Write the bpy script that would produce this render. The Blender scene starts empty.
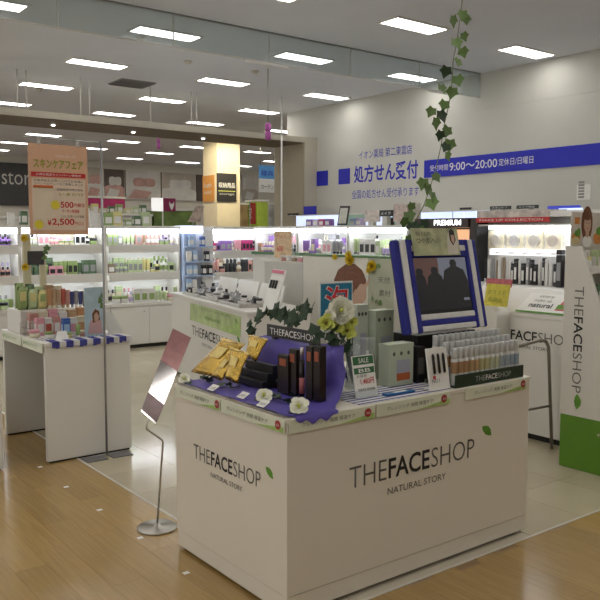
import bpy, bmesh, math, random
from mathutils import Vector, Matrix
random.seed(7)
sc = bpy.context.scene
COL = sc.collection

# ------------------------------------------------------------------ camera
H = 1.55; F = 770.0
PITCH = math.radians(4.88); YAW = math.radians(52.66); ROLL = math.radians(0.13)
fh = Vector((math.cos(YAW), math.sin(YAW), 0)); UP = Vector((0, 0, 1))
fw = fh*math.cos(PITCH) - UP*math.sin(PITCH)
rt0 = fw.cross(UP).normalized(); u0 = rt0.cross(fw)
rt = rt0*math.cos(ROLL) + u0*math.sin(ROLL); uu = -rt0*math.sin(ROLL) + u0*math.cos(ROLL)
EYE = Vector((0, 0, H))
cd = bpy.data.cameras.new('camera'); cam = bpy.data.objects.new('camera', cd); COL.objects.link(cam)
cd.sensor_width = 36; cd.lens = F/600*36; cd.clip_end = 100; cd.clip_start = 0.05
M = Matrix((rt, uu, -fw)).transposed().to_4x4(); M.translation = EYE
cam.matrix_world = M
sc.camera = cam

# ------------------------------------------------------------------ world, exposure
w = bpy.data.worlds.new('world'); sc.world = w; w.use_nodes = True
bg = w.node_tree.nodes['Background']
bg.inputs[0].default_value = (1.0, 0.98, 0.94, 1); bg.inputs[1].default_value = 0.80
sc.view_settings.view_transform = 'Standard'; sc.view_settings.look = 'None'
sc.view_settings.gamma = 1; sc.view_settings.use_curve_mapping = False
sc.view_settings.exposure = 0.18
LAMP = 8.6       # fluorescent diffuser strength
STRIP = 9.0      # shelf LED strip strength

# pixel -> point on a plane (x, y or z constant)
def ray(x, y): return fw*F + rt*(x-300) - uu*(y-300)
def onx(x, y, X): d = ray(x, y); return EYE + d*(X/d.x)
def ony(x, y, Y): d = ray(x, y); return EYE + d*(Y/d.y)
def onz(x, y, Z): d = ray(x, y); return EYE + d*((Z-H)/d.z)

# ------------------------------------------------------------------ materials
MATS = {}
def mat(name, col, rough=0.5, metal=0.0, emit=0.0, noise=0.0, nscale=8.0, bump=0.0, alpha=None, spec=0.5, coat=0.0, ecol=None, vary=0.0, stretch=None):
    if name in MATS: return MATS[name]
    m = bpy.data.materials.new(name); m.use_nodes = True; nt = m.node_tree
    b = nt.nodes['Principled BSDF']
    c = (col[0], col[1], col[2], 1)
    b.inputs['Base Color'].default_value = c
    b.inputs['Roughness'].default_value = rough; b.inputs['Metallic'].default_value = metal
    b.inputs['Specular IOR Level'].default_value = spec
    b.inputs['Coat Weight'].default_value = coat; b.inputs['Coat Roughness'].default_value = 0.08
    if emit:
        e = ecol or col
        b.inputs['Emission Color'].default_value = (e[0], e[1], e[2], 1); b.inputs['Emission Strength'].default_value = emit
    if noise or bump or vary:
        tc = nt.nodes.new('ShaderNodeTexCoord'); mp = nt.nodes.new('ShaderNodeMapping')
        nz = nt.nodes.new('ShaderNodeTexNoise'); nz.inputs['Scale'].default_value = nscale; nz.inputs['Detail'].default_value = 5
        if stretch: mp.inputs['Scale'].default_value = stretch
        nt.links.new(tc.outputs['Object'], mp.inputs[0]); nt.links.new(mp.outputs[0], nz.inputs['Vector'])
        if vary:
            oi = nt.nodes.new('ShaderNodeObjectInfo'); mu = nt.nodes.new('ShaderNodeVectorMath'); mu.operation = 'SCALE'
            mu.inputs[0].default_value = (37, 91, 13); nt.links.new(oi.outputs['Random'], mu.inputs['Scale'])
            nt.links.new(mu.outputs[0], mp.inputs['Location'])
        if noise or vary:
            rp = nt.nodes.new('ShaderNodeMapRange')
            rp.inputs['From Min'].default_value = 0.3; rp.inputs['From Max'].default_value = 0.7
            rp.inputs['To Min'].default_value = 1-noise; rp.inputs['To Max'].default_value = 1+noise
            nt.links.new(nz.outputs['Fac'], rp.inputs['Value'])
            val = rp.outputs[0]
            if vary:
                rv = nt.nodes.new('ShaderNodeMapRange'); rv.inputs['To Min'].default_value = 1-vary; rv.inputs['To Max'].default_value = 1+vary
                nt.links.new(oi.outputs['Random'], rv.inputs['Value'])
                mm = nt.nodes.new('ShaderNodeMath'); mm.operation = 'MULTIPLY'
                nt.links.new(val, mm.inputs[0]); nt.links.new(rv.outputs[0], mm.inputs[1]); val = mm.outputs[0]
            vs = nt.nodes.new('ShaderNodeVectorMath'); vs.operation = 'SCALE'; vs.inputs[0].default_value = col
            nt.links.new(val, vs.inputs['Scale']); nt.links.new(vs.outputs[0], b.inputs['Base Color'])
        if bump:
            bp = nt.nodes.new('ShaderNodeBump'); bp.inputs['Strength'].default_value = bump; bp.inputs['Distance'].default_value = 0.01
            nt.links.new(nz.outputs['Fac'], bp.inputs['Height']); nt.links.new(bp.outputs[0], b.inputs['Normal'])
    MATS[name] = m; return m
def glass(name, col, clear=0.85, rough=0.03):
    if name in MATS: return MATS[name]
    m = bpy.data.materials.new(name); m.use_nodes = True; nt = m.node_tree
    for n in list(nt.nodes):
        if n.type != 'OUTPUT_MATERIAL': nt.nodes.remove(n)
    out = [n for n in nt.nodes if n.type == 'OUTPUT_MATERIAL'][0]
    t = nt.nodes.new('ShaderNodeBsdfTransparent'); t.inputs[0].default_value = (col[0], col[1], col[2], 1)
    g = nt.nodes.new('ShaderNodeBsdfPrincipled'); g.inputs['Base Color'].default_value = (col[0], col[1], col[2], 1); g.inputs['Roughness'].default_value = rough
    mx = nt.nodes.new('ShaderNodeMixShader'); mx.inputs[0].default_value = 1-clear
    nt.links.new(t.outputs[0], mx.inputs[1]); nt.links.new(g.outputs[0], mx.inputs[2]); nt.links.new(mx.outputs[0], out.inputs[0])
    MATS[name] = m; return m
def stripes(name, c1, c2, axis, period, duty=0.5, rough=0.8):
    if name in MATS: return MATS[name]
    m = bpy.data.materials.new(name); m.use_nodes = True; nt = m.node_tree; b = nt.nodes['Principled BSDF']; b.inputs['Roughness'].default_value = rough
    tc = nt.nodes.new('ShaderNodeTexCoord'); sp = nt.nodes.new('ShaderNodeSeparateXYZ'); nt.links.new(tc.outputs['Object'], sp.inputs[0])
    d = nt.nodes.new('ShaderNodeMath'); d.operation = 'DIVIDE'; d.inputs[1].default_value = period; nt.links.new(sp.outputs[axis], d.inputs[0])
    fr = nt.nodes.new('ShaderNodeMath'); fr.operation = 'FRACT'; nt.links.new(d.outputs[0], fr.inputs[0])
    gt = nt.nodes.new('ShaderNodeMath'); gt.operation = 'GREATER_THAN'; gt.inputs[1].default_value = duty; nt.links.new(fr.outputs[0], gt.inputs[0])
    mx = nt.nodes.new('ShaderNodeMix'); mx.data_type = 'RGBA'; mx.inputs[6].default_value = (*c1, 1); mx.inputs[7].default_value = (*c2, 1)
    nt.links.new(gt.outputs[0], mx.inputs[0]); nt.links.new(mx.outputs[2], b.inputs['Base Color'])
    MATS[name] = m; return m

m_lam = mat('white laminate', (0.74, 0.695, 0.60), 0.28, noise=0.015, nscale=2)
m_lam2 = mat('white fixture laminate', (0.72, 0.70, 0.65), 0.35, noise=0.015, nscale=2)
m_edge = mat('laminate edge', (0.62, 0.59, 0.53), 0.4, noise=0.02)
m_wall = mat('painted wall', (0.60, 0.59, 0.54), 0.8, noise=0.02, nscale=3)
m_wallb = mat('far wall paint', (0.62, 0.59, 0.51), 0.8, noise=0.02, nscale=3)
m_ceil = mat('ceiling board', (0.74, 0.765, 0.82), 0.85, noise=0.025, nscale=1.2)
m_tile = mat('cream floor tile', (0.52, 0.455, 0.325), 0.13, noise=0.06, nscale=2.2, vary=0.025)
m_wood = mat('oak vinyl plank', (0.40, 0.26, 0.095), 0.2, noise=0.10, nscale=3.0, stretch=(22, 1.1, 22), vary=0.09)
m_woodb = mat('plank underlay', (0.26, 0.16, 0.07), 0.5, noise=0.1)
m_tileb = mat('tile underlay', (0.55, 0.49, 0.39), 0.3, noise=0.06, nscale=2)
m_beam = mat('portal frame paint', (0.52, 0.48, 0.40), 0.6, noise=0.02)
m_black = mat('black plastic', (0.012, 0.012, 0.013), 0.35, noise=0.05)
m_dark = mat('dark shadow gap', (0.02, 0.018, 0.015), 0.8, noise=0.05)
m_grey = mat('grey metal', (0.35, 0.35, 0.35), 0.35, 0.8, noise=0.05)
m_steel = mat('brushed steel', (0.52, 0.50, 0.46), 0.3, 1.0, noise=0.06, nscale=20)
m_chrome = mat('polished plate', (0.42, 0.40, 0.40), 0.10, 1.0, noise=0.03)
m_ink = mat('black ink', (0.015, 0.014, 0.014), 0.6, noise=0.02)
m_inkg = mat('grey ink', (0.10, 0.095, 0.085), 0.6, noise=0.02)
m_white = mat('white print', (0.80, 0.79, 0.76), 0.5, noise=0.02)
m_paper = mat('paper', (0.82, 0.81, 0.77), 0.7, noise=0.02)
m_blue = mat('sign blue', (0.010, 0.014, 0.46), 0.5, noise=0.03)
m_navy = mat('navy fabric', (0.02, 0.024, 0.24), 0.75, noise=0.08, nscale=60)
m_fabw = mat('white fabric', (0.70, 0.69, 0.67), 0.8, noise=0.05, nscale=60)
m_green = mat('panel green', (0.10, 0.24, 0.012), 0.4, noise=0.03)
m_leafg = mat('leaf emblem green', (0.10, 0.27, 0.02), 0.5, noise=0.25, nscale=30)
m_red = mat('red print', (0.52, 0.03, 0.03), 0.5, noise=0.03)
m_purple = mat('purple satin', (0.085, 0.06, 0.34), 0.55, noise=0.10, nscale=14, bump=0.3)
m_gold = mat('gold foil', (0.62, 0.41, 0.09), 0.27, 0.85, noise=0.2, nscale=16, bump=0.7)
m_brown = mat('dark brown print', (0.014, 0.008, 0.007), 0.25, noise=0.1)
m_copper = mat('copper label', (0.34, 0.09, 0.04), 0.35, 0.3, noise=0.1)
m_ivy = mat('ivy green', (0.13, 0.22, 0.06), 0.5, noise=0.35, nscale=40, vary=0.25)
m_ivyd = mat('dark ivy green', (0.02, 0.05, 0.018), 0.5, noise=0.3, nscale=40, vary=0.2)
m_petal = mat('white petals', (0.83, 0.83, 0.70), 0.6, noise=0.06, nscale=40)
m_pety = mat('yellow green petals', (0.62, 0.66, 0.14), 0.6, noise=0.15, nscale=40)
m_petc = mat('brown flower centre', (.22, .16, .04), .7, noise=.2, nscale=60)
m_sunf = mat('sunflower yellow', (0.75, 0.55, 0.03), 0.6, noise=0.15, nscale=40)
m_clear = glass('clear acrylic', (0.93, 0.95, 0.95), 0.80)
m_pane = glass('smoke barrier glass', (0.80, 0.84, 0.84), 0.86)
m_lamp = mat('lamp diffuser', (1, 0.98, 0.93), 0.5, emit=LAMP)
m_strip = mat('shelf led', (0.88, 0.93, 1.0), 0.5, emit=STRIP)
m_frost = mat('frosted panel', (0.55, 0.54, 0.50), 0.3, noise=0.03)

# ------------------------------------------------------------------ mesh helpers
def bm_box(bm, x0, x1, y0, y1, z0, z1, bev=0.0, mi=0):
    vs = [bm.verts.new((x, y, z)) for z in (z0, z1) for y in (y0, y1) for x in (x0, x1)]
    fs = [bm.faces.new([vs[i] for i in q]) for q in ((0, 2, 3, 1), (4, 5, 7, 6), (0, 1, 5, 4), (2, 6, 7, 3), (0, 4, 6, 2), (1, 3, 7, 5))]
    for f_ in fs: f_.material_index = mi
    if bev:
        es = list({e for f_ in fs for e in f_.edges})
        r = bmesh.ops.bevel(bm, geom=es, offset=bev, segments=2, profile=0.5, affect='EDGES')
        for f_ in r['faces']: f_.material_index = mi
    return fs
def bm_tube(bm, pts, r, n=8, caps=True, mi=0):
    pts = [Vector(p) for p in pts]; rings = []
    rad = r if isinstance(r, (list, tuple)) else [r]*len(pts)
    for i, p in enumerate(pts):
        a = pts[max(i-1, 0)]; b = pts[min(i+1, len(pts)-1)]; t = (b-a).normalized()
        s = t.cross(Vector((0, 0, 1)) if abs(t.z) < 0.95 else Vector((1, 0, 0))).normalized(); q = t.cross(s)
        rings.append([bm.verts.new(p + (s*math.cos(2*math.pi*k/n) + q*math.sin(2*math.pi*k/n))*rad[i]) for k in range(n)])
    for i in range(len(rings)-1):
        for k in range(n):
            f_ = bm.faces.new((rings[i][k], rings[i][(k+1) % n], rings[i+1][(k+1) % n], rings[i+1][k])); f_.smooth = True; f_.material_index = mi
    if caps:
        for rg in (rings[0], rings[-1]):
            f_ = bm.faces.new(rg); f_.material_index = mi
def bm_lathe(bm, prof, n=14, cx=0, cy=0, mi=0, sy=1.0):
    rings = [[bm.verts.new((cx + r*math.cos(2*math.pi*k/n), cy + sy*r*math.sin(2*math.pi*k/n), z)) for k in range(n)] for r, z in prof]
    for i in range(len(rings)-1):
        for k in range(n):
            f_ = bm.faces.new((rings[i][k], rings[i][(k+1) % n], rings[i+1][(k+1) % n], rings[i+1][k])); f_.smooth = True; f_.material_index = mi
    for rg in (rings[0], rings[-1]):
        if (rg[0].co - rg[n//2].co).length > 1e-4:
            f_ = bm.faces.new(rg); f_.material_index = mi
def bm_prism(bm, pts, vec, mi=0):
    """polygon of 3-D points extruded along vec"""
    a = [bm.verts.new(Vector(p)) for p in pts]; b = [bm.verts.new(Vector(p)+Vector(vec)) for p in pts]
    n = len(a); fs = [bm.faces.new(a[::-1]), bm.faces.new(b)]
    for i in range(n): fs.append(bm.faces.new((a[i], a[(i+1) % n], b[(i+1) % n], b[i])))
    for f_ in fs: f_.material_index = mi
    return fs

def basis(o):
    mtx = Matrix.Identity(4)
    while o is not None:
        mtx = o.matrix_basis @ mtx; o = o.parent
    return mtx
def to_mesh(name, bm, mats):
    bmesh.ops.recalc_face_normals(bm, faces=bm.faces)
    me = bpy.data.meshes.new(name); bm.to_mesh(me); bm.free()
    for m in (mats if isinstance(mats, (list, tuple)) else [mats]): me.materials.append(m)
    return me
def part(name, bm, mats, parent):
    """a mesh given in world coordinates becomes a child of parent"""
    me = to_mesh(name, bm, mats); me.transform(basis(parent).inverted())
    o = bpy.data.objects.new(name, me); COL.objects.link(o); o.parent = parent
    return o
def tag(o, label=None, cat=None, group=None, kind=None):
    if label: o['label'] = label
    if cat: o['category'] = cat
    if group: o['group'] = group
    if kind: o['kind'] = kind
    return o
def thing(name, label, cat, loc=(0, 0, 0), rotz=0.0, group=None):
    o = bpy.data.objects.new(name, None); COL.objects.link(o); o.empty_display_size = 0.1
    o.location = loc; o.rotation_euler = (0, 0, rotz)
    return tag(o, label, cat, group)
def solo(name, bm, mats, label=None, cat=None, group=None, kind=None):
    """one-mesh thing; origin moved to its base centre"""
    me = to_mesh(name, bm, mats); co = [v.co for v in me.vertices]
    c = Vector(((min(v.x for v in co)+max(v.x for v in co))/2, (min(v.y for v in co)+max(v.y for v in co))/2, min(v.z for v in co)))
    me.transform(Matrix.Translation(-c)); o = bpy.data.objects.new(name, me); COL.objects.link(o); o.location = c
    return tag(o, label, cat, group, kind)
def NB(): return bmesh.new()
def boxpart(name, x0, x1, y0, y1, z0, z1, m, parent, bev=0.0):
    b = NB(); bm_box(b, x0, x1, y0, y1, z0, z1, bev); return part(name, b, m, parent)

TXT = {}
def text_mesh(s, off):
    k = (s, off)
    if k not in TXT:
        c = bpy.data.curves.new('txt', 'FONT'); c.body = s; c.size = 1; c.offset = off; c.extrude = 0; c.resolution_u = 3
        o = bpy.data.objects.new('txt', c); COL.objects.link(o); bpy.context.view_layer.update()
        me = bpy.data.meshes.new_from_object(o.evaluated_get(bpy.context.evaluated_depsgraph_get()))
        bpy.data.objects.remove(o); bpy.data.curves.remove(c); TXT[k] = me
    return TXT[k]
def text(name, s, p0, xd, ud, wd, ht, m, parent, off=0.0, lift=0.0015):
    """flat lettering fitted into a box: lower-left p0, along xd (width) and ud (height)"""
    me = text_mesh(s, off).copy(); me.materials.clear(); me.materials.append(m)
    xs = [v.co.x for v in me.vertices]; ys = [v.co.y for v in me.vertices]
    x0, x1, y0, y1 = min(xs), max(xs), min(ys), max(ys)
    xd = Vector(xd).normalized(); ud = Vector(ud).normalized(); nd = xd.cross(ud); p0 = Vector(p0)
    inv = basis(parent).inverted()
    for v in me.vertices:
        v.co = inv @ (p0 + xd*((v.co.x-x0)/(x1-x0)*wd) + ud*((v.co.y-y0)/(y1-y0)*ht) + nd*lift)
    o = bpy.data.objects.new(name, me); COL.objects.link(o); o.parent = parent
    return o
def flat(name, pts, nd, m, parent, th=0.001):
    b = NB(); bm_prism(b, pts, Vector(nd).normalized()*th); return part(name, b, m, parent)
def ell(c, xd, ud, a, b_, n=20, t0=0, t1=2*math.pi):
    c = Vector(c); return [c + Vector(xd)*a*math.cos(t0+(t1-t0)*k/n) + Vector(ud)*b_*math.sin(t0+(t1-t0)*k/n) for k in range(n)]
def leaf_emblem(c, xd, ud, s, parent):
    xd = Vector(xd).normalized(); ud = Vector(ud).normalized(); c = Vector(c); pts = []
    prof = [(-.62, .50), (-.2, .52), (.2, .42), (.5, .1), (.62, -.45), (.2, -.40), (-.2, -.22), (-.5, .12)]
    pts = [c + xd*a*s + ud*b_*s for a, b_ in prof]
    return flat('leaf_emblem', pts, xd.cross(ud), m_leafg, parent, 0.0015)
def logo(p0, xd, ud, wd, ht, parent, sub=True, leaf=True, mb=None, mt=None, ext=0.0):
    mb = mb or m_ink; mt = mt or m_inkg
    xd = Vector(xd).normalized(); ud = Vector(ud).normalized(); p0 = Vector(p0)
    text('lettering', 'THE', p0, xd, ud, wd*.27, ht, mt, parent, -0.008)
    text('lettering', 'FACE', p0+xd*wd*.285, xd, ud, wd*.325, ht, mb, parent, 0.016)
    text('lettering', 'SHOP', p0+xd*wd*.625, xd, ud, wd*.375, ht, mt, parent, -0.008)
    if sub: text('lettering', 'NATURAL STORY', p0+xd*wd*.28-ud*ht*.78, xd, ud, wd*.47, ht*.33, mt, parent, 0.0)
    if leaf: leaf_emblem(p0+xd*wd*1.115+ud*ht*1.2, xd, ud, ht*.62, parent)
X = Vector((1, 0, 0)); Y = Vector((0, 1, 0)); Z = Vector((0, 0, 1))
ORD = ['first', 'second', 'third', 'fourth', 'fifth', 'sixth', 'seventh', 'eighth', 'ninth', 'tenth', 'eleventh', 'twelfth', 'thirteenth', 'fourteenth', 'fifteenth', 'sixteenth', 'seventeenth', 'eighteenth', 'nineteenth', 'twentieth']
ORD += [t_+'-'+o_ for t_ in ('twenty', 'thirty', 'forty') for o_ in ORD[:9]]

# ================================================================== SETTING
b = NB(); bm_box(b, -7, 21, -5, 23, -0.08, -0.004)
floor = solo('floor', b, m_tileb, kind='structure')
b = NB(); bm_box(b, -6.9, 1.933, -4.9, 9.0, -0.0038, -0.002); bm_box(b, 1.933, 12, -4.9, 2.333, -0.0038, -0.002)
wfloor = solo('floor_wooden', b, m_woodb, kind='structure')
b = NB(); bm_box(b, -.0745, .0745, -.4495, .4495, -.002, 0)
plank_me = to_mesh('plank', b, m_wood)
def place(name, me, loc, parent, rz=0, sc_=(1, 1, 1)):
    o = bpy.data.objects.new(name, me); COL.objects.link(o); o.parent = parent
    p = basis(parent).inverted() @ Vector(loc); o.location = p; o.rotation_euler = (0, 0, rz); o.scale = sc_
    return o
def inview(p, m=30):
    d = Vector(p)-EYE; z = d.dot(fw)
    if z < 0.3: return False
    x = 300+F*d.dot(rt)/z; y = 300-F*d.dot(uu)/z
    return -m < x < 600+m and -m < y < 600+m
wv = NB()
def covered(x, y): return 1.86 < x < 3.2 and 2.5 < y < 3.25
for i in range(-14, 40):
    x = 1.933 - 0.075 - 0.15*i
    off = random.random()*0.9
    for j in range(-3, 14):
        y = off + 0.9*j
        y0, y1 = y-.45, y+.45
        if x > 1.933: y1 = min(y1, 2.333)
        if y1-y0 < 0.05 or y0 > 9: continue
        if not any(inview((x, y0+(y1-y0)*t, 0), 45) for t in (0, .25, .5, .75, 1)): continue
        place('plank', plank_me, (x, (y0+y1)/2, 0), wfloor, 0, (1, (y1-y0)/.9, 1))
b = NB(); bm_box(b, -.2243, .2243, -.2243, .2243, -.004, 0)
tile_me = to_mesh('tile', b, m_tile)
nt_ = 0
for j in range(0, 25):
    for i in range(0, 26):
        x = 1.95+.225+.45*i; y = 2.345+.225+.45*j
        if x > 8.2 or y > 10.2 or nt_ > 298: continue
        if inview((x, y, 0), 40) and not covered(x, y) and not (x > 5.4 and y < 6) and not (x > 4.9 and y > 9.9):
            place('tile', tile_me, (x, y, 0), floor); nt_ += 1
b = NB(); bm_box(b, 1.933, 1.949, 2.333, 9, -.004, 0.0015); bm_box(b, 1.933, 12, 2.333, 2.347, -.004, 0.0015)
solo('trim_1', b, m_edge, kind='structure')

b = NB(); bm_box(b, -7, 21, -5, 23, 3.70, 3.80)
ceil_ = solo('ceiling', b, m_ceil, kind='structure')
b = NB(); bm_box(b, 8.30, 8.45, -5, 11.27, 0, 3.215); bm_box(b, 8.305, 8.45, -5, 11.27, 3.215, 3.223); bm_box(b, 8.30, 8.45, -5, 11.27, 3.223, 3.70)
solo('wall_right', b, m_wall, kind='structure')
b = NB(); bm_box(b, -7, 21, -5.2, -5.0, 0, 3.70)
solo('wall_light_block', b, mat('pale light block', (.80, .77, .70), .7, noise=.02), kind='structure')  # unseen wall added behind the viewer to block world light from the front
b = NB(); bm_box(b, 2, 21, 22.0, 22.2, 0, 3.70)
solo('wall_back', b, m_wallb, kind='structure')
# portal frame hung in front of the next shop
b = NB(); bm_box(b, -2, 8.30, 10.40, 11.27, 3.09, 3.18); bm_box(b, 8.03, 8.30, 10.40, 11.27, 0, 3.09)
portal = solo('trim_2', b, m_beam, kind='structure')
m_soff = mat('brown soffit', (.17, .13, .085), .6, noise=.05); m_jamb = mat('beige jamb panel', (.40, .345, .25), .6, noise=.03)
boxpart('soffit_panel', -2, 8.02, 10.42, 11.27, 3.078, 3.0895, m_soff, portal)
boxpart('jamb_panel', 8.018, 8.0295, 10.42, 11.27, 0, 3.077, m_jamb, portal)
b = NB(); bm_box(b, 2, 21, 11.3, 22, -.0035, .0)
solo('floor_far_bounce_cut', b, mat('added brown bounce floor', (.20, .14, .08), .4, noise=.1, nscale=3), kind='structure')  # unseen brown overlay, added so less and warmer light bounces to the ceiling
for px in (18, 27, 81, 90, 151, 192, 197):
    p = ony(px, 100, 10.45)
    b = NB(); bm_tube(b, [(p.x, 10.47, 3.18), (p.x, 10.47, 3.70)], .010, 6); part('hanger_rod', b, m_white, portal)
for k, px in enumerate((53, 133, 203)):
    p = ony(px, 120, 10.8)
    t = thing('downlight', f'tiny bright spot lamp under the hanging beam, {ORD[k]} from the left', 'light', (p.x, 10.8, 3.078), group='spot lamps under the beam')
    b = NB(); bm_lathe(b, [(.04, 3.078), (.04, 3.068), (.028, 3.063)], 12, p.x, 10.8); part('rim', b, m_white, t)
    b = NB(); bm_lathe(b, [(.027, 3.066), (.027, 3.058), (.015, 3.052)], 12, p.x, 10.8); part('bulb', b, m_lamp, t)

# ceiling lights on a regular grid
b = NB(); bm_box(b, -.36, .36, -.125, .125, -.012, -.004, .003); diff_me = to_mesh('diffuser', b, m_lamp)
b = NB()
for a in ((-.385, .385, -.15, -.125), (-.385, .385, .125, .15), (-.385, -.36, -.125, .125), (.36, .385, -.125, .125)): bm_box(b, *a, -.014, 0)
frame_me = to_mesh('frame', b, m_white)
for j in range(-4, 9):
    for i in range(-4, 8):
        x = 4.0+1.876*i; y = 5.77+1.86*j
        if x > 8.1 and y < 11.4: continue
        if i < -2 and j > 2 or i > 5: continue
        col = 3-i if x < 8.1 else None
        where = f'{ORD[col-1]} from the right-hand wall line' if col else f'{ORD[i-3]} beyond the wall end'
        t = thing('ceiling_light', f'white rectangular recessed ceiling light, {ORD[j+4]} row from the front, {where}', 'ceiling light', (x, y, 3.70), group='rectangular ceiling lights')
        place('frame', frame_me, (x, y, 3.70), t); place('diffuser', diff_me, (x, y, 3.70), t)
# ceiling vent
vc = onz(132, 83, 3.70)
t = thing('ceiling_vent', 'dark grey square air vent in the ceiling beyond the glass barrier', 'vent', (vc.x, vc.y, 3.70))
b = NB(); bm_box(b, vc.x-.27, vc.x+.27, vc.y-.24, vc.y+.24, 3.69, 3.70); part('backing', b, mat('vent grey', (.30, .30, .30), .6, noise=.05), t)
for k in range(9):
    yy = vc.y-.21+k*.0525
    boxpart('slat', vc.x-.26, vc.x+.26, yy-.006, yy+.006, 3.675, 3.69, m_grey, t)
for k, (px, py) in enumerate(((188, 61), (255, 71), (39, 89), (141, 37))):
    p = onz(px, py, 3.70); b = NB(); bm_lathe(b, [(.055, 3.70), (.055, 3.688), (.03, 3.665), (.001, 3.66)], 12, p.x, p.y)
    solo('smoke_detector', b, m_edge, 'small round detector on the grey ceiling, ' + ('beside the glass barrier rail', 'near the hanging pink lantern rod', 'left by the suspended beam', 'between two lights at upper left')[k], 'detector', 'ceiling detectors')

# hanging glass smoke barrier
gt = thing('smoke_barrier', 'long clear glass smoke barrier hanging from the ceiling to the right wall', 'glass barrier', (3.2, 6.91, 3.70))
xs = [8.295-1.148*k for k in range(10)]
for a, c in zip(xs[1:], xs[:-1]):
    boxpart('pane', a+.004, c-.004, 6.906, 6.914, 3.385, 3.695, m_pane, gt)
for a in xs:
    boxpart('joint_strip', a-.004, a+.004, 6.903, 6.917, 3.38, 3.695, m_frost, gt)
boxpart('top_rail', xs[-1], 8.295, 6.895, 6.925, 3.685, 3.70, m_grey, gt)
boxpart('bottom_rail', xs[-1], 8.295, 6.902, 6.918, 3.372, 3.385, m_frost, gt)
for a, c in ((4.55, 5.1), (7.3, 7.75)):
    boxpart('bottom_clip', a, c, 6.895, 6.925, 3.352, 3.374, m_white, gt)

# wall signage (pharmacy reception)
t = thing('wall_sign_band', 'long blue wall band with white opening hours lettering', 'sign', (8.295, 6, 2.37))
boxpart('board', 8.288, 8.299, 2.6, 7.90, 2.37, 2.62, m_blue, t)
for tx_, pa, pb_, zz_, hh_, of_ in (('受付時間', 430, 448, 2.455, .085, 0), ('9:00〜20:00', 449.5, 497, 2.440, .11, .004), ('定休日/日曜日', 498.5, 533, 2.45, .095, 0)):
    ya_ = onx(pa, 170, 8.288).y; yb_ = onx(pb_, 170, 8.288).y
    text('lettering', tx_, (8.288, ya_, zz_), -Y, Z, ya_-yb_, hh_, m_white, t, of_)
for k, px in enumerate((317, 339)):
    p = onx(px, 186, 8.3); q = onx(px+11, 186, 8.3)
    b = NB(); bm_box(b, 8.285, 8.299, q.y, p.y, 2.37, 2.62, .003)
    solo('wall_sign_square', b, m_blue, ('blue square panel on the wall, nearest the portal frame', 'blue square panel on the wall, nearest the blue lettering')[k], 'sign', 'blue wall squares')
t = thing('wall_lettering', 'three lines of blue Japanese lettering on the white wall', 'lettering', (8.298, 8.6, 2.0))
text('lettering', 'イオン薬局 第二東雲店', (8.30, onx(359, 160, 8.3).y, 2.74), -Y, Z, onx(359, 160, 8.3).y-onx(412, 155, 8.3).y, .135, m_blue, t)
text('lettering', '処方せん受付', (8.30, onx(354, 175, 8.3).y, 2.37), -Y, Z, onx(354, 175, 8.3).y-onx(418, 175, 8.3).y, .28, m_blue, t, .022)
text('lettering', '全国の処方せん受付承ります', (8.30, onx(352, 190, 8.3).y, 2.12), -Y, Z, onx(352, 190, 8.3).y-onx(419, 190, 8.3).y, .14, m_blue, t)
p = onx(577, 200, 8.3); q = onx(591, 184, 8.3)
t = thing('wall_notice', 'small white notice sheet with grey column on the wall', 'notice', (8.298, (p.y+q.y)/2, p.z))
boxpart('sheet', 8.290, 8.299, q.y, p.y, p.z, q.z, m_paper, t)
for k in range(6): boxpart('print', 8.288, 8.290, p.y-.10, p.y-.02, p.z+.02+k*.035, p.z+.045+k*.035, mat('pale grey print', (.30, .30, .28), .6, noise=.1), t)

# ================================================================== MAIN COUNTER
CX0, CX1, CY0, CY1, CZ = 1.765, 3.315, 2.395, 3.315, 0.825
mc = thing('display_counter', 'large glossy white counter with black lettering and leaf emblem on two faces', 'counter', (2.525, 2.855, 0))
b = NB(); bm_box(b, CX0, CX1, CY0, CY1, .095, CZ-.022, .003); part('body', b, m_lam, mc)
b = NB(); bm_box(b, CX0-.004, CX1+.004, CY0-.004, CY1+.004, CZ-.021, CZ, .004); part('countertop', b, m_lam, mc)
b = NB(); bm_box(b, CX0+.004, CX1-.004, CY0+.004, CY1-.004, .016, .092, .002); part('plinth', b, m_lam, mc)
b = NB(); bm_box(b, CX0+.03, CX1-.03, CY0+.03, CY1-.03, .0, .016); part('base', b, m_dark, mc)
logo((2.09, CY0, .478), X, Z, .80, .092, mc)
logo((CX0, 3.137, .497), -Y, Z, .557, .068, mc)
# label strips hooked on the edges
m_strp = mat('strip card', (.70, .73, .58), .35, noise=.05, nscale=10)
m_strg = mat('strip green tint', (.36, .52, .16), .4, noise=.2, nscale=20)
m_strr = mat('strip red seal', (.36, .03, .03), .4, noise=.05)
def strip_y(x0, x1, dot, lean=0.0):
    s = boxpart('price_strip', x0, x1, CY0-.010, CY0-.005, .766, .822, m_strp, mc, .001)
    flat('tint', [(x1-(x1-x0)*.45, CY0-.0102, .768), (x1-.005, CY0-.0102, .768), (x1-.005, CY0-.0102, .792)], -Y, m_strg, s)
    text('lettering', 'クレンジング 洗顔 保湿ケア', (x0+.06, CY0-.0105, .786), X, Z, (x1-x0)*.62, .018, m_inkg, s)
    if dot:
        flat('seal', ell((dot, CY0-.0105, .795), X, Z, .019, .019), -Y, m_strr, s, .0012)
        text('lettering', 'SALE', (dot-.011, CY0-.0118, .790), X, Z, .022, .010, m_white, s)
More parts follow.
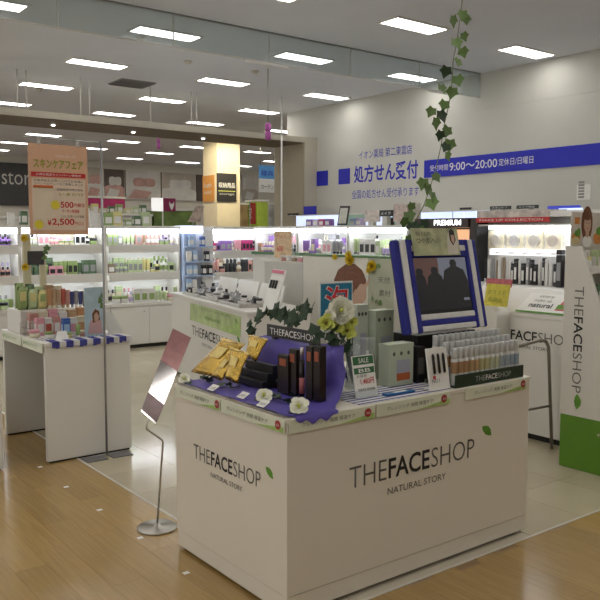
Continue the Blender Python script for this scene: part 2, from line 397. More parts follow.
def strip_x(y0, y1, dot):
    s = boxpart('price_strip', CX0-.010, CX0-.005, y0, y1, .766, .822, m_strp, mc, .001)
    flat('tint', [(CX0-.0102, y0+(y1-y0)*.45, .768), (CX0-.0102, y0+.005, .768), (CX0-.0102, y0+.005, .792)], -X, m_strg, s)
    text('lettering', 'クレンジング 洗顔 保湿ケア', (CX0-.0105, y1-.05, .786), -Y, Z, (y1-y0)*.66, .018, m_inkg, s)
    flat('seal', ell((CX0-.0105, dot, .795), -Y, Z, .019, .019), -X, m_strr, s, .0012)
    text('lettering', 'SALE', (CX0-.0118, dot+.011, .790), -Y, Z, .022, .010, m_white, s)
strip_y(1.77, 2.225, 2.184); strip_y(2.235, 2.70, 2.658); strip_y(2.81, 3.272, 3.247)
strip_x(2.885, 3.295, 2.908); strip_x(2.40, 2.875, 2.443)
# clear rail along the left edge
b = NB(); bm_box(b, CX0-.003, CX0+.012, 2.41, 3.29, CZ+.001, CZ+.006); part('edge_rail', b, m_steel, mc)

# ------------------------------------------------------------------ purple cloth over a hidden riser
RX0, RX1, RY0, RY1, RZ = 2.20, 2.30, 2.66, 3.22, 1.03
b = NB(); bm_box(b, RX0+.012, RX1-.012, RY0+.01, RY1-.01, CZ+.001, RZ-.012, .004)
solo('display_riser', b, m_black, 'black riser block hidden beneath the purple cloth', 'riser')
def sstep(a, c, v):
    t_ = min(1, max(0, (v-a)/(c-a))); return t_*t_*(3-2*t_)
def cloth_z(x, y):
    s = sstep(2.07, 2.20, x)*(1-sstep(2.30, 2.318, x))
    ty = sstep(2.53, 2.67, y)*(1-sstep(3.23, 3.285, y))
    zz = CZ+.009 + (RZ+.004-CZ-.009)*s*ty
    zz += .135*math.exp(-((x-2.165)/.055)**2-((y-2.565)/.075)**2)*(1+.25*math.sin(55*x+30*y))
    zz += .006*math.sin(23*y+9*x)*s + .003*math.sin(40*y-17*x)*(1-s)*.7 + .0012*math.sin(31*x)
    return max(zz, CZ+.004)
b = NB(); nx, ny = 48, 64; g = []
for j in range(ny+1):
    row = []
    for i in range(nx+1):
        x = 1.782 + (2.40-1.782)*i/nx; y = 2.405 + (3.295-2.405)*j/ny
        # the front hem narrows towards the back right, leaving the mat free
        lim = 2.03 + .21*sstep(2.40, 2.60, y) + .075*sstep(2.60, 2.70, y)
        x = 1.782 + (lim-1.782)*i/nx + .006*math.sin(18*y)*(i/nx)
        row.append(b.verts.new((x, y, cloth_z(x, y))))
    g.append(row)
for j in range(ny):
    for i in range(nx):
        f_ = b.faces.new((g[j][i], g[j][i+1], g[j+1][i+1], g[j+1][i])); f_.smooth = True
# hem hanging over the front edge
hem = []
for i in range(0, 44):
    v = g[0][i+3]; d_ = .034*math.sin(math.pi*(i+.5)/44)**.5*(.75+.25*math.sin(i*.45))
    hem.append((b.verts.new((v.co.x, CY0-.013, CZ+.004)), b.verts.new((v.co.x, CY0-.014, CZ-d_))))
for i in range(43):
    for q in ((g[0][i+3], g[0][i+4], hem[i+1][0], hem[i][0]), (hem[i][0], hem[i+1][0], hem[i+1][1], hem[i][1])):
        f_ = b.faces.new(q); f_.smooth = True
solo('purple_cloth', b, m_purple, 'purple satin cloth draped over the left end of the counter', 'cloth')
# ------------------------------------------------------------------ gold pouches
def pouch(px, xs_, label, rows=8):
    """four pixel corners (bl, br, tr, tl) on planes x = xs_"""
    c = [onx(p[0], p[1], xx) for p, xx in zip(px, xs_)]
    for q in c: q.z = max(q.z, CZ+.014)
    n = (c[1]-c[0]).cross(c[3]-c[0]).normalized()
    if n.x > 0: n = -n
    t = thing('foil_pouch', label, 'pouch', (c[0]+c[1])/2, group='gold foil pouches on the counter')
    b = NB(); N = rows
    def P(u_, v): return (c[0]*(1-u_)+c[1]*u_)*(1-v)+(c[3]*(1-u_)+c[2]*u_)*v
    fr, bk = [], []
    for j in range(N+1):
        a1, a2 = [], []
        for i in range(N+1):
            u_, v = i/N, j/N; puff = .016*(math.sin(math.pi*u_)*math.sin(math.pi*v))**.6
            rk = .002*math.sin(11*u_+7*v)+.0015*math.sin(23*v-5*u_)
            a1.append(b.verts.new(P(u_, v)+n*(puff+rk)))
            a2.append(a1[-1] if i in (0, N) or j in (0, N) else b.verts.new(P(u_, v)-n*puff*.6))
        fr.append(a1); bk.append(a2)
    for j in range(N):
        for i in range(N):
            for gg in (fr, bk):
                q = (gg[j][i], gg[j][i+1], gg[j+1][i+1], gg[j+1][i])
                try: f_ = b.faces.new(q); f_.smooth = True
                except ValueError: pass
    part('sachet', b, m_gold, t)
    b = NB(); pts = [P(.0, .93), P(1, .93), P(1, 1.0), P(0, 1.0)]
    bm_prism(b, [q+n*.003 for q in pts], -n*.006); part('seal_edge', b, mat('gold seal', (.80, .62, .25), .3, .8, noise=.1), t)
    b = NB(); pts = [P(.3, .45), P(.7, .45), P(.7, .75), P(.3, .75)]
    bm_prism(b, [q+n*.019 for q in pts], -n*.004); part('label', b, mat('pale gold label', (.75, .60, .22), .4, .5, noise=.15, nscale=30), t)
    return t
pouch([(190.7, 372), (214, 377), (245, 344), (222.7, 338)], (1.93, 1.93, 2.07, 2.07), 'large gold foil pouch leaning at the left of the purple cloth')
pouch([(210, 377), (222, 381), (237, 357), (230, 352)], (1.91, 1.91, 1.96, 1.96), 'narrow gold foil pouch between the large pouch and front pouch')
pouch([(225, 379), (237, 384), (249, 353), (231, 347)], (1.885, 1.885, 1.95, 1.95), 'upright gold foil pouch nearest the front edge')
pouch([(246, 355), (256, 362), (268, 339), (249, 335)], (2.04, 2.04, 2.10, 2.10), 'gold foil pouch raised highest beside the black sign')
t = thing('pouch_rack', 'black stepped acrylic rack behind the gold pouches', 'rack', (2.05, 2.95, CZ+.012))
for k in range(3):
    b = NB(); bm_box(b, 1.985+.031*k, 2.015+.031*k, 2.89, 3.12, CZ+.013, CZ+.045+.035*k, .002); part('step', b, m_black, t)

# ------------------------------------------------------------------ black cosmetics on the purple cloth
def carton(x0, x1, y0, y1, z0, z1, mbody, mlab, label, cat='box', group=None, name='carton', face='x', lab=(.15, .85, .25, .7), lid=False):
    t = thing(name, label, cat, ((x0+x1)/2, (y0+y1)/2, z0), group=group)
    b = NB(); bm_box(b, x0, x1, y0, y1, z0, z1, min(.002, (x1-x0)*.1)); part('body', b, mbody, t)
    hz = z1-z0
    if face == 'x':
        boxpart('label', x0-.0012, x0, y0+(y1-y0)*lab[0], y0+(y1-y0)*lab[1], z0+hz*lab[2], z0+hz*lab[3], mlab, t)
    else:
        boxpart('label', x0+(x1-x0)*lab[0], x0+(x1-x0)*lab[1], y0-.0012, y0, z0+hz*lab[2], z0+hz*lab[3], mlab, t)
    return t
m_silv = mat('silver cap', (.55, .50, .48), .25, .8, noise=.05)
spec = [(277.5, 288, 356, 376, 'short dark brown box with copper label on the purple cloth', 2.005),
        (288.5, 296, 350, 388, 'tall dark brown box with copper patch beside the short box', 2.015),
        (305.5, 312, 347, 390, 'tall black box right of the slim silver-tipped tube', 2.02),
        (313, 320, 347, 389, 'tall black box at the right end of the dark row', 2.025)]
for px0, px1, py0, py1, lb, xx in spec:
    a = onx(px0, py1, xx); c = onx(px1, py0, xx)
    carton(xx, xx+.035, c.y, a.y, CZ+.014, a.z+(c.z-a.z) if c.z > CZ+.05 else c.z, m_brown, m_copper, lb, 'box', 'dark boxes on the purple cloth', face='x', lab=(.2, .8, .72, .9))
a = onx(302, 391, 2.03); c = onx(302, 347, 2.03)
t = thing('makeup_tube', 'slim dark tube with silver tip standing among the black boxes', 'tube', (2.03, a.y, CZ+.012))
b = NB(); bm_lathe(b, [(.012, CZ+.012), (.012, c.z-.06), (.010, c.z-.058)], 14, 2.03, a.y); part('tube_body', b, m_brown, t)
b = NB(); bm_lathe(b, [(.010, c.z-.058), (.009, c.z-.004), (.006, c.z)], 14, 2.03, a.y); part('cap', b, m_silv, t)
b = NB(); bm_lathe(b, [(.0124, CZ+.03), (.0124, CZ+.10)], 14, 2.03, a.y); part('label', b, mat('rose label', (.40, .12, .12), .4, noise=.1), t)
p = onz(268, 382, CZ+.015)
t = thing('powder_compact', 'round black powder compact with raised lid on the purple cloth', 'compact', (p.x, p.y, CZ+.012))
b = NB(); bm_lathe(b, [(.04, CZ+.012), (.045, CZ+.018), (.045, CZ+.028), (.042, CZ+.032)], 22, p.x, p.y); part('base', b, m_black, t)
b = NB(); bm_lathe(b, [(.044, CZ+.033), (.044, CZ+.040), (.036, CZ+.045), (.02, CZ+.047)], 22, p.x, p.y); part('lid', b, m_black, t)
b = NB(); bm_lathe(b, [(.0456, CZ+.0305), (.0456, CZ+.0335)], 22, p.x, p.y); part('rim', b, m_silv, t)
for k, (px, py, h_, r_) in enumerate(((255, 374, .075, .022), (282, 388, .04, .03), (312, 394, .035, .028))):
    p = onz(px, py, CZ+.014)
    t = thing('cream_jar', ('dark glass jar behind the front white flower', 'low black jar before the short brown box', 'low black jar before the tall boxes')[k], 'jar', (p.x, p.y, CZ+.012), group='dark jars on the purple cloth')
    b = NB(); bm_lathe(b, [(r_*.9, CZ+.012), (r_, CZ+.016), (r_, CZ+.012+h_*.6), (r_*.93, CZ+.012+h_*.65)], 18, p.x, p.y); part('jar_body', b, m_brown, t)
    b = NB(); bm_lathe(b, [(r_*1.02, CZ+.012+h_*.66), (r_*1.02, CZ+.012+h_), (r_*.9, CZ+.014+h_)], 18, p.x, p.y); part('lid', b, m_black, t)
# black name sign on the riser
sx = 2.185
a = onx(267.5, 338, sx); c = onx(320, 336, sx)
t = thing('name_sign', 'black shop name sign with white lettering above the dark cosmetics', 'sign', (sx, (a.y+c.y)/2, RZ+.008))
b = NB(); bm_box(b, sx-.004, sx+.004, c.y, a.y, 1.045, 1.105, .001); part('board', b, m_black, t)
logo((sx-.0045, a.y-.03, 1.058), -Y, Z, (a.y-c.y)-.06, .032, t, sub=False, leaf=False, mb=m_white, mt=m_white)
for yy in (c.y+.06, a.y-.06): boxpart('foot', sx-.006, sx+.03, yy-.012, yy+.012, RZ+.006, 1.047, m_black, t)

# ------------------------------------------------------------------ leaves and flowers
def leaf_shape():
    pr = [(0, 0), (.34, -.12), (.40, .14), (.58, .42), (.36, .52), (.20, .70), (0, 1.0), (-.20, .70), (-.36, .52), (-.58, .42), (-.40, .14), (-.34, -.12)]
    b = NB(); c = b.verts.new((0, .35, 0)); vs = [b.verts.new((x, y, -.12*abs(x)-.10*y*y)) for x, y in pr]
    for i in range(len(vs)): b.faces.new((c, vs[i], vs[(i+1) % len(vs)]))
    return b
IVY = {True: to_mesh('leaf', leaf_shape(), m_ivyd), False: to_mesh('leaf', leaf_shape(), m_ivy)}
def put_leaf(parent, p, s, dark, rot=None):
    o = bpy.data.objects.new('leaf', IVY[dark]); COL.objects.link(o); o.parent = parent
    o.location = basis(parent).inverted() @ Vector(p); o.scale = (s, s, s)
    o.rotation_euler = rot or (random.uniform(.6, 1.5), random.uniform(-.5, .5), random.uniform(-2.6, .4))
    return o
def flower(c, r, mp, label, group, nm='artificial_flower', face=Vector((-.5, -.5, .7)), parent=None):
    t = parent or thing(nm, label, 'flower', (c.x, c.y, c.z), group=group)
    face = face.normalized(); s = face.cross(Z).normalized(); q = s.cross(face)
    b = NB()
    for ring, (n, ra, tilt) in enumerate(((7, 1.0, .25), (6, .75, .62), (5, .50, .95)) if r < .05 else ((13, 1.0, .05), (12, .95, .45), (10, .85, .8), (8, .7, 1.1), (5, .5, 1.35))):
        for k in range(n):
            a = 2*math.pi*k/n + ring*.4 + random.uniform(-.12, .12); ra_ = ra*random.uniform(.86, 1.1); d = s*math.cos(a)+q*math.sin(a); e = s*-math.sin(a)+q*math.cos(a)
            tl_ = tilt+random.uniform(-.15, .15); lift = face*math.sin(tl_)*r*ra_; ou = d*math.cos(tl_)*r*ra_
            v = [c, c+ou*.55+e*r*.42*ra+lift*.35, c+ou*.92+e*r*.34*ra+lift, c+ou*1.05+lift*1.0, c+ou*.92-e*r*.34*ra+lift, c+ou*.55-e*r*.42*ra+lift*.35]
            b.faces.new([b.verts.new(x) for x in v])
    part('petals', b, mp, t)
    cc = c+face*r*.25
    b = NB(); bm_tube(b, [cc-face*r*.15, cc+face*r*.18, cc+face*r*.28], [r*.17, r*.15, r*.06], 8); part('flower_centre', b, m_pety if mp is m_petal else m_petc, t)
    return t
for k, (px, py, r_) in enumerate(((184.5, 379, .030), (264, 396, .040), (299, 407, .042))):
    p = onz(px, py, CZ+.035)
    t = flower(p, r_, m_petal, ('white cloth flower at the far left corner of the counter', 'white cloth flower behind the price cards', 'white cloth flower nearest the counter corner')[k], 'white flowers on the purple cloth')
    for q in range(3): put_leaf(t, p+Vector((random.uniform(-.03, .04), random.uniform(-.05, .05), -.018)), .045, True, (random.uniform(.0, .4), random.uniform(-.3, .3), random.uniform(0, 6)))
# low greenery along the front of the pouches
for k, (pts, lb) in enumerate(((((203, 380), (210, 383), (222, 386), (232, 388), (240, 386)), 'dark green leaf sprig under the gold pouches'), (((272, 396), (280, 399), (287, 401), (292, 398)), 'dark green leaf sprig between the two front flowers'))):
    P0 = [onz(x, y, CZ+.02) for x, y in pts]
    t = thing('leaf_sprig', lb, 'leaves', P0[0], group='dark sprigs on the purple cloth')
    b = NB(); bm_tube(b, P0, .002, 5); part('stem', b, m_ivyd, t)
    for p in P0:
        for q in range(2): put_leaf(t, p+Vector((random.uniform(-.015, .015), random.uniform(-.02, .02), random.uniform(0, .012))), random.uniform(.03, .042), True, (random.uniform(.1, .9), random.uniform(-.4, .4), random.uniform(0, 6)))
# ivy over the black sign
t = thing('ivy_sprig', 'dark ivy sprig arching over the black name sign', 'ivy', (2.22, 2.95, RZ))
P0 = [onx(x, y, 2.22) for x, y in ((252, 334), (257, 322), (266, 314), (276, 312), (285, 320), (292, 318), (300, 311), (308, 309))]
b = NB(); bm_tube(b, [Vector((2.24, P0[0].y, RZ+.005))]+P0, .0025, 5); part('stem', b, m_ivyd, t)
for p in P0+[onx(x, y, 2.22) for x, y in ((250, 328), (262, 317), (271, 316), (279, 318), (288, 324), (296, 325), (304, 318), (311, 313), (299, 321), (283, 314))]:
    for q_ in range(2): put_leaf(t, p+Vector((random.uniform(-.02, 0), random.uniform(-.02, .02)*q_, random.uniform(-.02, .02)*q_)), random.uniform(.042, .062), True, (random.uniform(.9, 1.5), random.uniform(-.6, .6), random.uniform(-2.4, -.6)))
# price cards on the cloth
for k, (px, py) in enumerate(((214, 388.5), (244, 396), (264, 404.5))):
    p = onz(px, py, CZ+.018)
    t = thing('price_card', ('small white price card below the gold pouches', 'small white price card, middle of the three on the cloth', 'small white price card under the front white flower')[k], 'price card', (p.x, p.y, CZ+.010), group='price cards on the purple cloth')
    b = NB(); a = Vector((p.x-.022, p.y, CZ+.012)); 
    bm_prism(b, [a+Y*.028, a-Y*.028, a-Y*.028+Vector((.035, 0, .020)), a+Y*.028+Vector((.035, 0, .020))], (0, 0, .0015)); part('card', b, m_paper, t)
    text('lettering', '1,250円', a+Vector((.006, .022, .0055)), -Y, Vector((.035, 0, .020)), .044, .016, m_inkg, t, 0, .001)

# vase with flowers
vp = onz(346, 392, CZ)
vp = Vector((2.372, 2.70, CZ+.001))
t = thing('flower_vase', 'clear curved vase holding a white bloom and yellow-green flowers', 'vase', vp)
b = NB(); bm_lathe(b, [(.035, CZ+.001), (.042, CZ+.01), (.036, CZ+.07), (.030, CZ+.14), (.040, CZ+.21), (.038, CZ+.21), (.028, CZ+.14), (.033, CZ+.07), (.037, CZ+.012), (.001, CZ+.008)], 20, vp.x, vp.y); part('glass_body', b, m_clear, t)
heads = [((341, 311), .064, m_petal), ((326, 323), .040, m_pety), ((347, 331), .042, m_pety), ((337, 327), .036, m_pety), ((330, 315), .028, m_petal), ((352, 322), .028, m_pety)]
for (px, py), r_, mp in heads:
    c = ony(px, py, 2.70)
    b = NB(); bm_tube(b, [(vp.x, vp.y, CZ+.02), (vp.x+(c.x-vp.x)*.3, vp.y, CZ+.2), c], .003, 5); part('stem', b, m_ivyd, t)
    flower(c, r_, mp, None, None, face=Vector((-.5, -.75, .35)), parent=t)
for px, py in ((316, 333), (321, 338), (327, 340), (333, 338), (340, 342), (346, 345), (324, 331), (335, 346), (343, 350), (318, 343), (331, 333)):
    put_leaf(t, ony(px, py, 2.69), random.uniform(.045, .065), True)
# blue poster
a = ony(322, 340, 2.92); c = ony(352, 283, 2.92)
t = thing('poster_stand', 'small blue poster with big red character on a thin stand', 'poster', (2.44, 2.93, CZ))
x0, x1, z0, z1 = 2.345, 2.56, 1.03, 1.318
boxpart('card', x0, x1, 2.918, 2.924, z0, z1, m_paper, t)
boxpart('print', x0+.008, x1-.008, 2.916, 2.918, z0+.10, z1-.01, mat('cyan print', (.03, .22, .36), .5, noise=.25, nscale=60), t)
text('lettering', '泡', (x0+.028, 2.9155, z0+.115), X, Z, .165, .155, m_white, t, .03, .001)
text('lettering', '泡', (x0+.036, 2.9150, z0+.125), X, Z, .148, .14, mat('hot red', (.72, .04, .06), .5, noise=.05), t, .012, .002)
boxpart('print', x0+.13, x1-.006, 2.916, 2.918, z0+.005, z0+.05, m_inkg, t)
text('lettering', '980', (x0+.14, 2.9155, z0+.012), X, Z, .06, .03, m_white, t, .01)
b = NB(); bm_tube(b, [(2.45, 2.935, CZ+.004), (2.45, 2.935, 1.2)], .005, 6); part('pole', b, m_grey, t)
b = NB(); bm_lathe(b, [(.05, CZ+.001), (.05, CZ+.005), (.01, CZ+.008)], 16, 2.45, 2.935); part('base', b, m_grey, t)

# pale green cartons, leaning sale card, mat
m_pgr = mat('pale green carton', (.50, .56, .42), .4, noise=.06, nscale=12)
m_pgr2 = mat('mint carton', (.57, .62, .52), .4, noise=.06, nscale=12)
m_orange = mat('orange print', (.50, .13, .04), .4, noise=.1)
m_lil = mat('lilac print', (.42, .43, .50), .4, noise=.1)
def gcarton(x0, x1, y0, y1, z1, mb, label, front=True):
    t = carton(x0, x1, y0, y1, CZ+.004, z1, mb, m_lil, label, 'box', 'pale green cartons on the counter', face='y', lab=(.30, .85, .20, .62))
    if front: boxpart('label', x0+(x1-x0)*.30, x0+(x1-x0)*.85, y0-.0018, y0-.0012, CZ+.03, CZ+.065, m_orange, t)
    for k in range(3):
        c = Vector((x0+(x1-x0)*(.18+.3*k), y0-.001, z1-.045)); flat('emblem', ell(c, X, Z, .008, .010, 10), -Y, m_inkg, t)
    boxpart('lid', x0-.001, x1+.001, y0-.001, y1+.001, z1-.012, z1+.001, mb, t)
    return t
gcarton(2.515, 2.675, 2.60, 2.675, 1.03, m_pgr, 'pale green carton with orange panel in front of the television')
gcarton(2.525, 2.60, 2.845, 2.905, 1.20, m_pgr2, 'tall mint carton directly beside the blue poster')
gcarton(2.61, 2.735, 2.80, 2.87, 1.17, m_pgr, 'tall pale green carton against the television frame')
a = ony(376, 350, 2.75)
t = thing('sample_box', 'small clear sample box with red bottle before tall cartons', 'box', (2.50, 2.75, CZ))
boxpart('case', 2.455, 2.545, 2.73, 2.79, CZ+.004, 1.05, m_clear, t, .002)
b = NB(); bm_lathe(b, [(.016, CZ+.012), (.016, CZ+.09), (.008, CZ+.10), (.008, CZ+.13)], 12, 2.48, 2.76); part('bottle', b, m_orange, t)
b = NB(); bm_lathe(b, [(.014, CZ+.012), (.014, CZ+.12), (.007, CZ+.13), (.007, CZ+.16)], 12, 2.52, 2.76); part('bottle', b, m_white, t)
m_mat = stripes('striped mat', (.70, .69, .68), (.05, .06, .30), 1, .036, .62)
b = NB(); bm_box(b, 2.16, 2.74, 2.405, 2.66, CZ+.0008, CZ+.003)
solo('striped_mat', b, m_mat, 'white mat with thin navy stripes under the cartons', 'mat')
t = thing('sale_card', 'white sale card with green header leaning in a clear holder', 'card', (2.285, 2.50, CZ+.003))
lean = Vector((0, .036, .182)).normalized()
q0 = Vector((2.218, 2.497, CZ+.006))
b = NB(); bm_prism(b, [q0, q0+X*.128, q0+X*.128+lean*.185, q0+lean*.185], (0, .004, 0)); part('card', b, m_paper, t)
nn = Vector((0, -.98, .19))
flat('header', [q0+X*.004+lean*.145, q0+X*.124+lean*.145, q0+X*.124+lean*.182, q0+X*.004+lean*.182], nn, mat('header green', (.03, .14, .05), .5, noise=.05), t)
flat('header', [q0+X*.004+lean*.105, q0+X*.124+lean*.105, q0+X*.124+lean*.132, q0+X*.004+lean*.132], nn, MATS['header green'], t)
text('lettering', 'SALE', q0+X*.035+lean*.152, X, lean, .06, .022, m_white, t, .01, .002)
text('lettering', 'BB', q0+X*.03+lean*.110, X, lean, .07, .017, m_white, t, .01, .002)
text('lettering', '1,480円', q0+X*.035+lean*.055, X, lean, .08, .03, m_red, t, .01)
text('lettering', 'お買得', q0+X*.015+lean*.088, X, lean, .06, .014, m_inkg, t)
text('lettering', '数量限定 特別価格', q0+X*.015+lean*.025, X, lean, .10, .016, m_inkg, t)
b = NB(); bm_prism(b, [q0-nn*.0+Vector((-.004, -.006, 0)), q0+X*.132+Vector((0, -.006, 0)), q0+X*.132+Vector((0, -.006, 0))+lean*.03, q0+Vector((-.004, -.006, 0))+lean*.03], (0, .003, 0)); part('holder', b, m_clear, t)
b = NB(); bm_prism(b, [q0+Vector((.02, .008, -.002)), q0+Vector((.10, .008, -.002)), q0+Vector((.10, .075, -.002)), q0+Vector((.02, .075, -.002))], (0, 0, .002)); part('holder_foot', b, m_clear, t)
# lying blue packet
p = onz(398, 393, CZ+.008)
t = thing('makeup_pencil_pack', 'blue packet lying flat on the striped mat', 'packet', (p.x, p.y, CZ+.003))
b = NB(); bm_box(b, p.x-.085, p.x+.095, p.y-.016, p.y+.016, CZ+.004, CZ+.014, .003); part('packet', b, mat('packet blue', (.02, .14, .38), .35, noise=.1), t)
boxpart('label', p.x-.03, p.x+.05, p.y-.012, p.y+.010, CZ+.014, CZ+.0148, m_white, t)
# tester card with three eyeliners
t = thing('tester_card', 'white tester card holding three dark eyeliner pencils', 'card', (2.67, 2.42, CZ+.003))
q0 = Vector((2.602, 2.415, CZ+.005)); lean = Vector((0, .033, .195)).normalized(); nn = Vector((0, -.985, .17))
b = NB(); bm_prism(b, [q0, q0+X*.132, q0+X*.132+lean*.195, q0+lean*.195], (0, .01, 0)); part('card', b, m_paper, t)
for k in range(3):
    a = q0+X*(.032+.034*k)+lean*.075+nn*.006
    b = NB(); bm_tube(b, [a, a+lean*.008, a+lean*.085, a+lean*.095], [.003, .0065, .0065, .003], 8); part('eyeliner', b, m_brown, t)
boxpart('label', 2.614, 2.63, 2.412, 2.414, CZ+.06, CZ+.075, m_red, t)
text('lettering', 'NO.1', q0+X*.015+lean*.035, X, lean, .05, .018, m_inkg, t)
b = NB(); bm_prism(b, [q0+Vector((.02, .012, 0)), q0+Vector((.11, .012, 0)), q0+Vector((.11, .07, 0)), q0+Vector((.02, .07, 0))], (0, 0, .002)); part('easel_foot', b, m_paper, t)

# ------------------------------------------------------------------ tray of bottles
t = thing('bottle_tray', 'dark green stepped tray with shop name on the front edge', 'tray', (3.02, 2.48, CZ))
m_tray = mat('dark green tray', (.012, .035, .018), .35, noise=.05)
b = NB(); bm_box(b, 2.76, 3.275, 2.405, 2.411, CZ+.001, CZ+.062, .001); part('front_lip', b, m_tray, t)
boxpart('tray_base', 2.76, 3.275, 2.4115, 2.60, CZ+.001, CZ+.008, m_tray, t)
boxpart('step', 2.765, 3.27, 2.4625, 2.525, CZ+.0085, CZ+.030, m_tray, t)
boxpart('step', 2.765, 3.27, 2.5255, 2.595, CZ+.0085, CZ+.055, m_tray, t)
logo((2.90, 2.4045, CZ+.018), X, Z, .27, .026, t, sub=False, leaf=False, mb=m_white, mt=mat('dim white ink', (.45, .47, .45), .6, noise=.02))
m_frosted = glass('frosted bottle', (.85, .86, .84), .35, .3)
liq = [('brown', (.38, .22, .11)), ('amber', (.46, .30, .14)), ('olive', (.45, .42, .20)), ('pale green', (.46, .49, .33)), ('blue-grey', (.34, .40, .44)), ('slate blue', (.27, .34, .41))]
b = NB(); bm_lathe(b, [(.0135, .128), (.0152, .130), (.0152, .176), (.0140, .180), (.004, .181)], 12); cap_me = to_mesh('cap', b, mat('bottle cap', (.60, .61, .60), .35, noise=.03))
def bottle_me(nm, colr, h0=.0):
    b = NB(); bm_lathe(b, [(.015, 0), (.0178, .004), (.0178, .058), (.0178, .112), (.0170, .122), (.0135, .128)], 12)
    for f_ in b.faces:
        zc_ = f_.calc_center_median().z; f_.material_index = 1 if .06 < zc_ < .11 else 0
    return to_mesh('bottle_body', b, [mat('bottle plastic', (.62, .63, .60), .3, noise=.04), mat('liquid '+nm, colr, .3, noise=.08)])
BM = [(n, bottle_me(n, c)) for n, c in liq]
for row, (yy, zz, nb, x0) in enumerate(((2.438, CZ+.009, 13, 2.785), (2.494, CZ+.0305, 13, 2.785), (2.56, CZ+.0555, 13, 2.785))):
    for k in range(nb):
        n, me = BM[min(5, int(k/nb*6))]
        x = x0+.0388*k
        o = thing('lotion_bottle', f'bottle with {n} label, {ORD[k]} from left in the {("front", "middle", "back")[row]} row of the green tray', 'bottle', (x, yy, zz), group='bottles in the dark green tray')
        place('bottle_body', me, (x, yy, zz), o); place('cap', cap_me, (x, yy, zz), o)
# little side boxes behind tray left
carton(2.70, 2.755, 2.60, 2.66, CZ+.001, 1.005, m_black, m_inkg, 'small black box left of the bottle tray', 'box', face='y')

# ------------------------------------------------------------------ television in a striped fabric frame
b = NB(); bm_box(b, 2.765, 3.20, 2.66, 2.86, CZ+.001, 1.050, .004)
solo('television_plinth', b, m_black, 'black block carrying the striped television on the counter', 'block')
TX0, TX1 = 2.645, 3.248; tb = Vector((0, 2.63, 1.064)); tl = Vector((0, .103, .462)).normalized(); tn = Vector((0, -tl.z, tl.y))
tv = thing('television', 'small television in a blue and white striped fabric frame', 'television', (2.92, 2.70, 1.056))
def tvbox(name, x0, x1, h0, h1, d0, d1, m, parent, bev=0.003):
    """box on the leaning panel: x range, height range along the lean, depth range along its normal"""
    b = NB(); bm_box(b, x0, x1, d0, d1, h0, h1, bev)
    mt_ = Matrix((X, -tn, tl)).transposed().to_4x4(); mt_.translation = tb
    b.transform(mt_); return part(name, b, m, parent)
TH = .468
tvbox('backing', TX0+.01, TX1-.01, .004, TH-.008, .012, .034, m_black, tv)
sw = .036
for x0, m in ((TX0, m_navy), (TX0+sw, m_fabw), (TX0+2*sw, m_navy), (TX1-3*sw+.014, m_navy), (TX1-2*sw, m_fabw), (TX1-sw, m_navy)):
    x1 = x0+sw if not (x0 == TX1-3*sw+.014) else TX1-2*sw
    edge = x0 in (TX0, TX1-sw)
    tvbox('stripe', x0, x1, 0, TH, -.026 if not edge else -.016, .022, m, tv, .008)
xi0, xi1 = TX0+3*sw, TX1-3*sw+.014
for k, m in enumerate((m_fabw, m_navy, m_fabw)):
    tvbox('stripe', xi0, xi1, .004+.029*k, .004+.029*(k+1), -.022, .03, m, tv, .005)
for k, m in enumerate((m_navy, m_fabw, m_navy)):
    tvbox('stripe', xi0, xi1, TH-.09+.03*k, TH-.06+.03*k, -.022, .03, m, tv, .005)
tvbox('bezel', xi0, xi1, .092, TH-.091, -.010, .010, m_black, tv, .002)
sxa, sxb, sh0, sh1 = xi0+.008, xi1-.006, .112, TH-.094
m_scr = mat('screen blue grey', (.03, .03, .035), .15, emit=.17, ecol=(.55, .58, .72))
m_scr2 = mat('screen red brown', (.03, .02, .02), .15, emit=.10, ecol=(.60, .30, .26))
m_fig = mat('screen figure', (.01, .01, .012), .15, emit=.012, ecol=(.5, .5, .6))
scr = tvbox('screen', sxa, sxb, sh0, sh1, -.0125, -.0102, m_scr, tv, 0)
def tvflat(name, pts, m, d, parent):
    P_ = [tb + X*(sxa+(sxb-sxa)*x) + tl*(sh0+(sh1-sh0)*y) + tn*d for x, y in pts]
    return flat(name, P_, tn, m, parent, .0004)
tvflat('picture', [(0, 0), (.45, 0), (.45, 1), (0, 1)], m_scr2, .0127, scr)
def figure(cx, hw, top, ht):
    r = .085*ht
    pts = [(cx-hw, 0), (cx+hw*1.1, 0), (cx+hw, top*.55), (cx+hw*.75, top*.78), (cx+r*.8, top*.86), (cx+r, top*.93), (cx+r*.6, top), (cx-r*.6, top), (cx-r, top*.93), (cx-r*.8, top*.86), (cx-hw*.75, top*.78), (cx-hw, top*.5)]
    return pts
for cx, hw, top, d in ((.08, .12, .80, .0133), (.36, .17, .82, .0134), (.74, .25, .96, .0135), (.60, .1, .55, .0136)):
    tvflat('figure', figure(cx, hw, top, .8), m_fig, d, scr)
tvflat('caption', [(.86, .14), (.97, .14), (.97, .19), (.86, .19)], m_scr, .0138, scr)
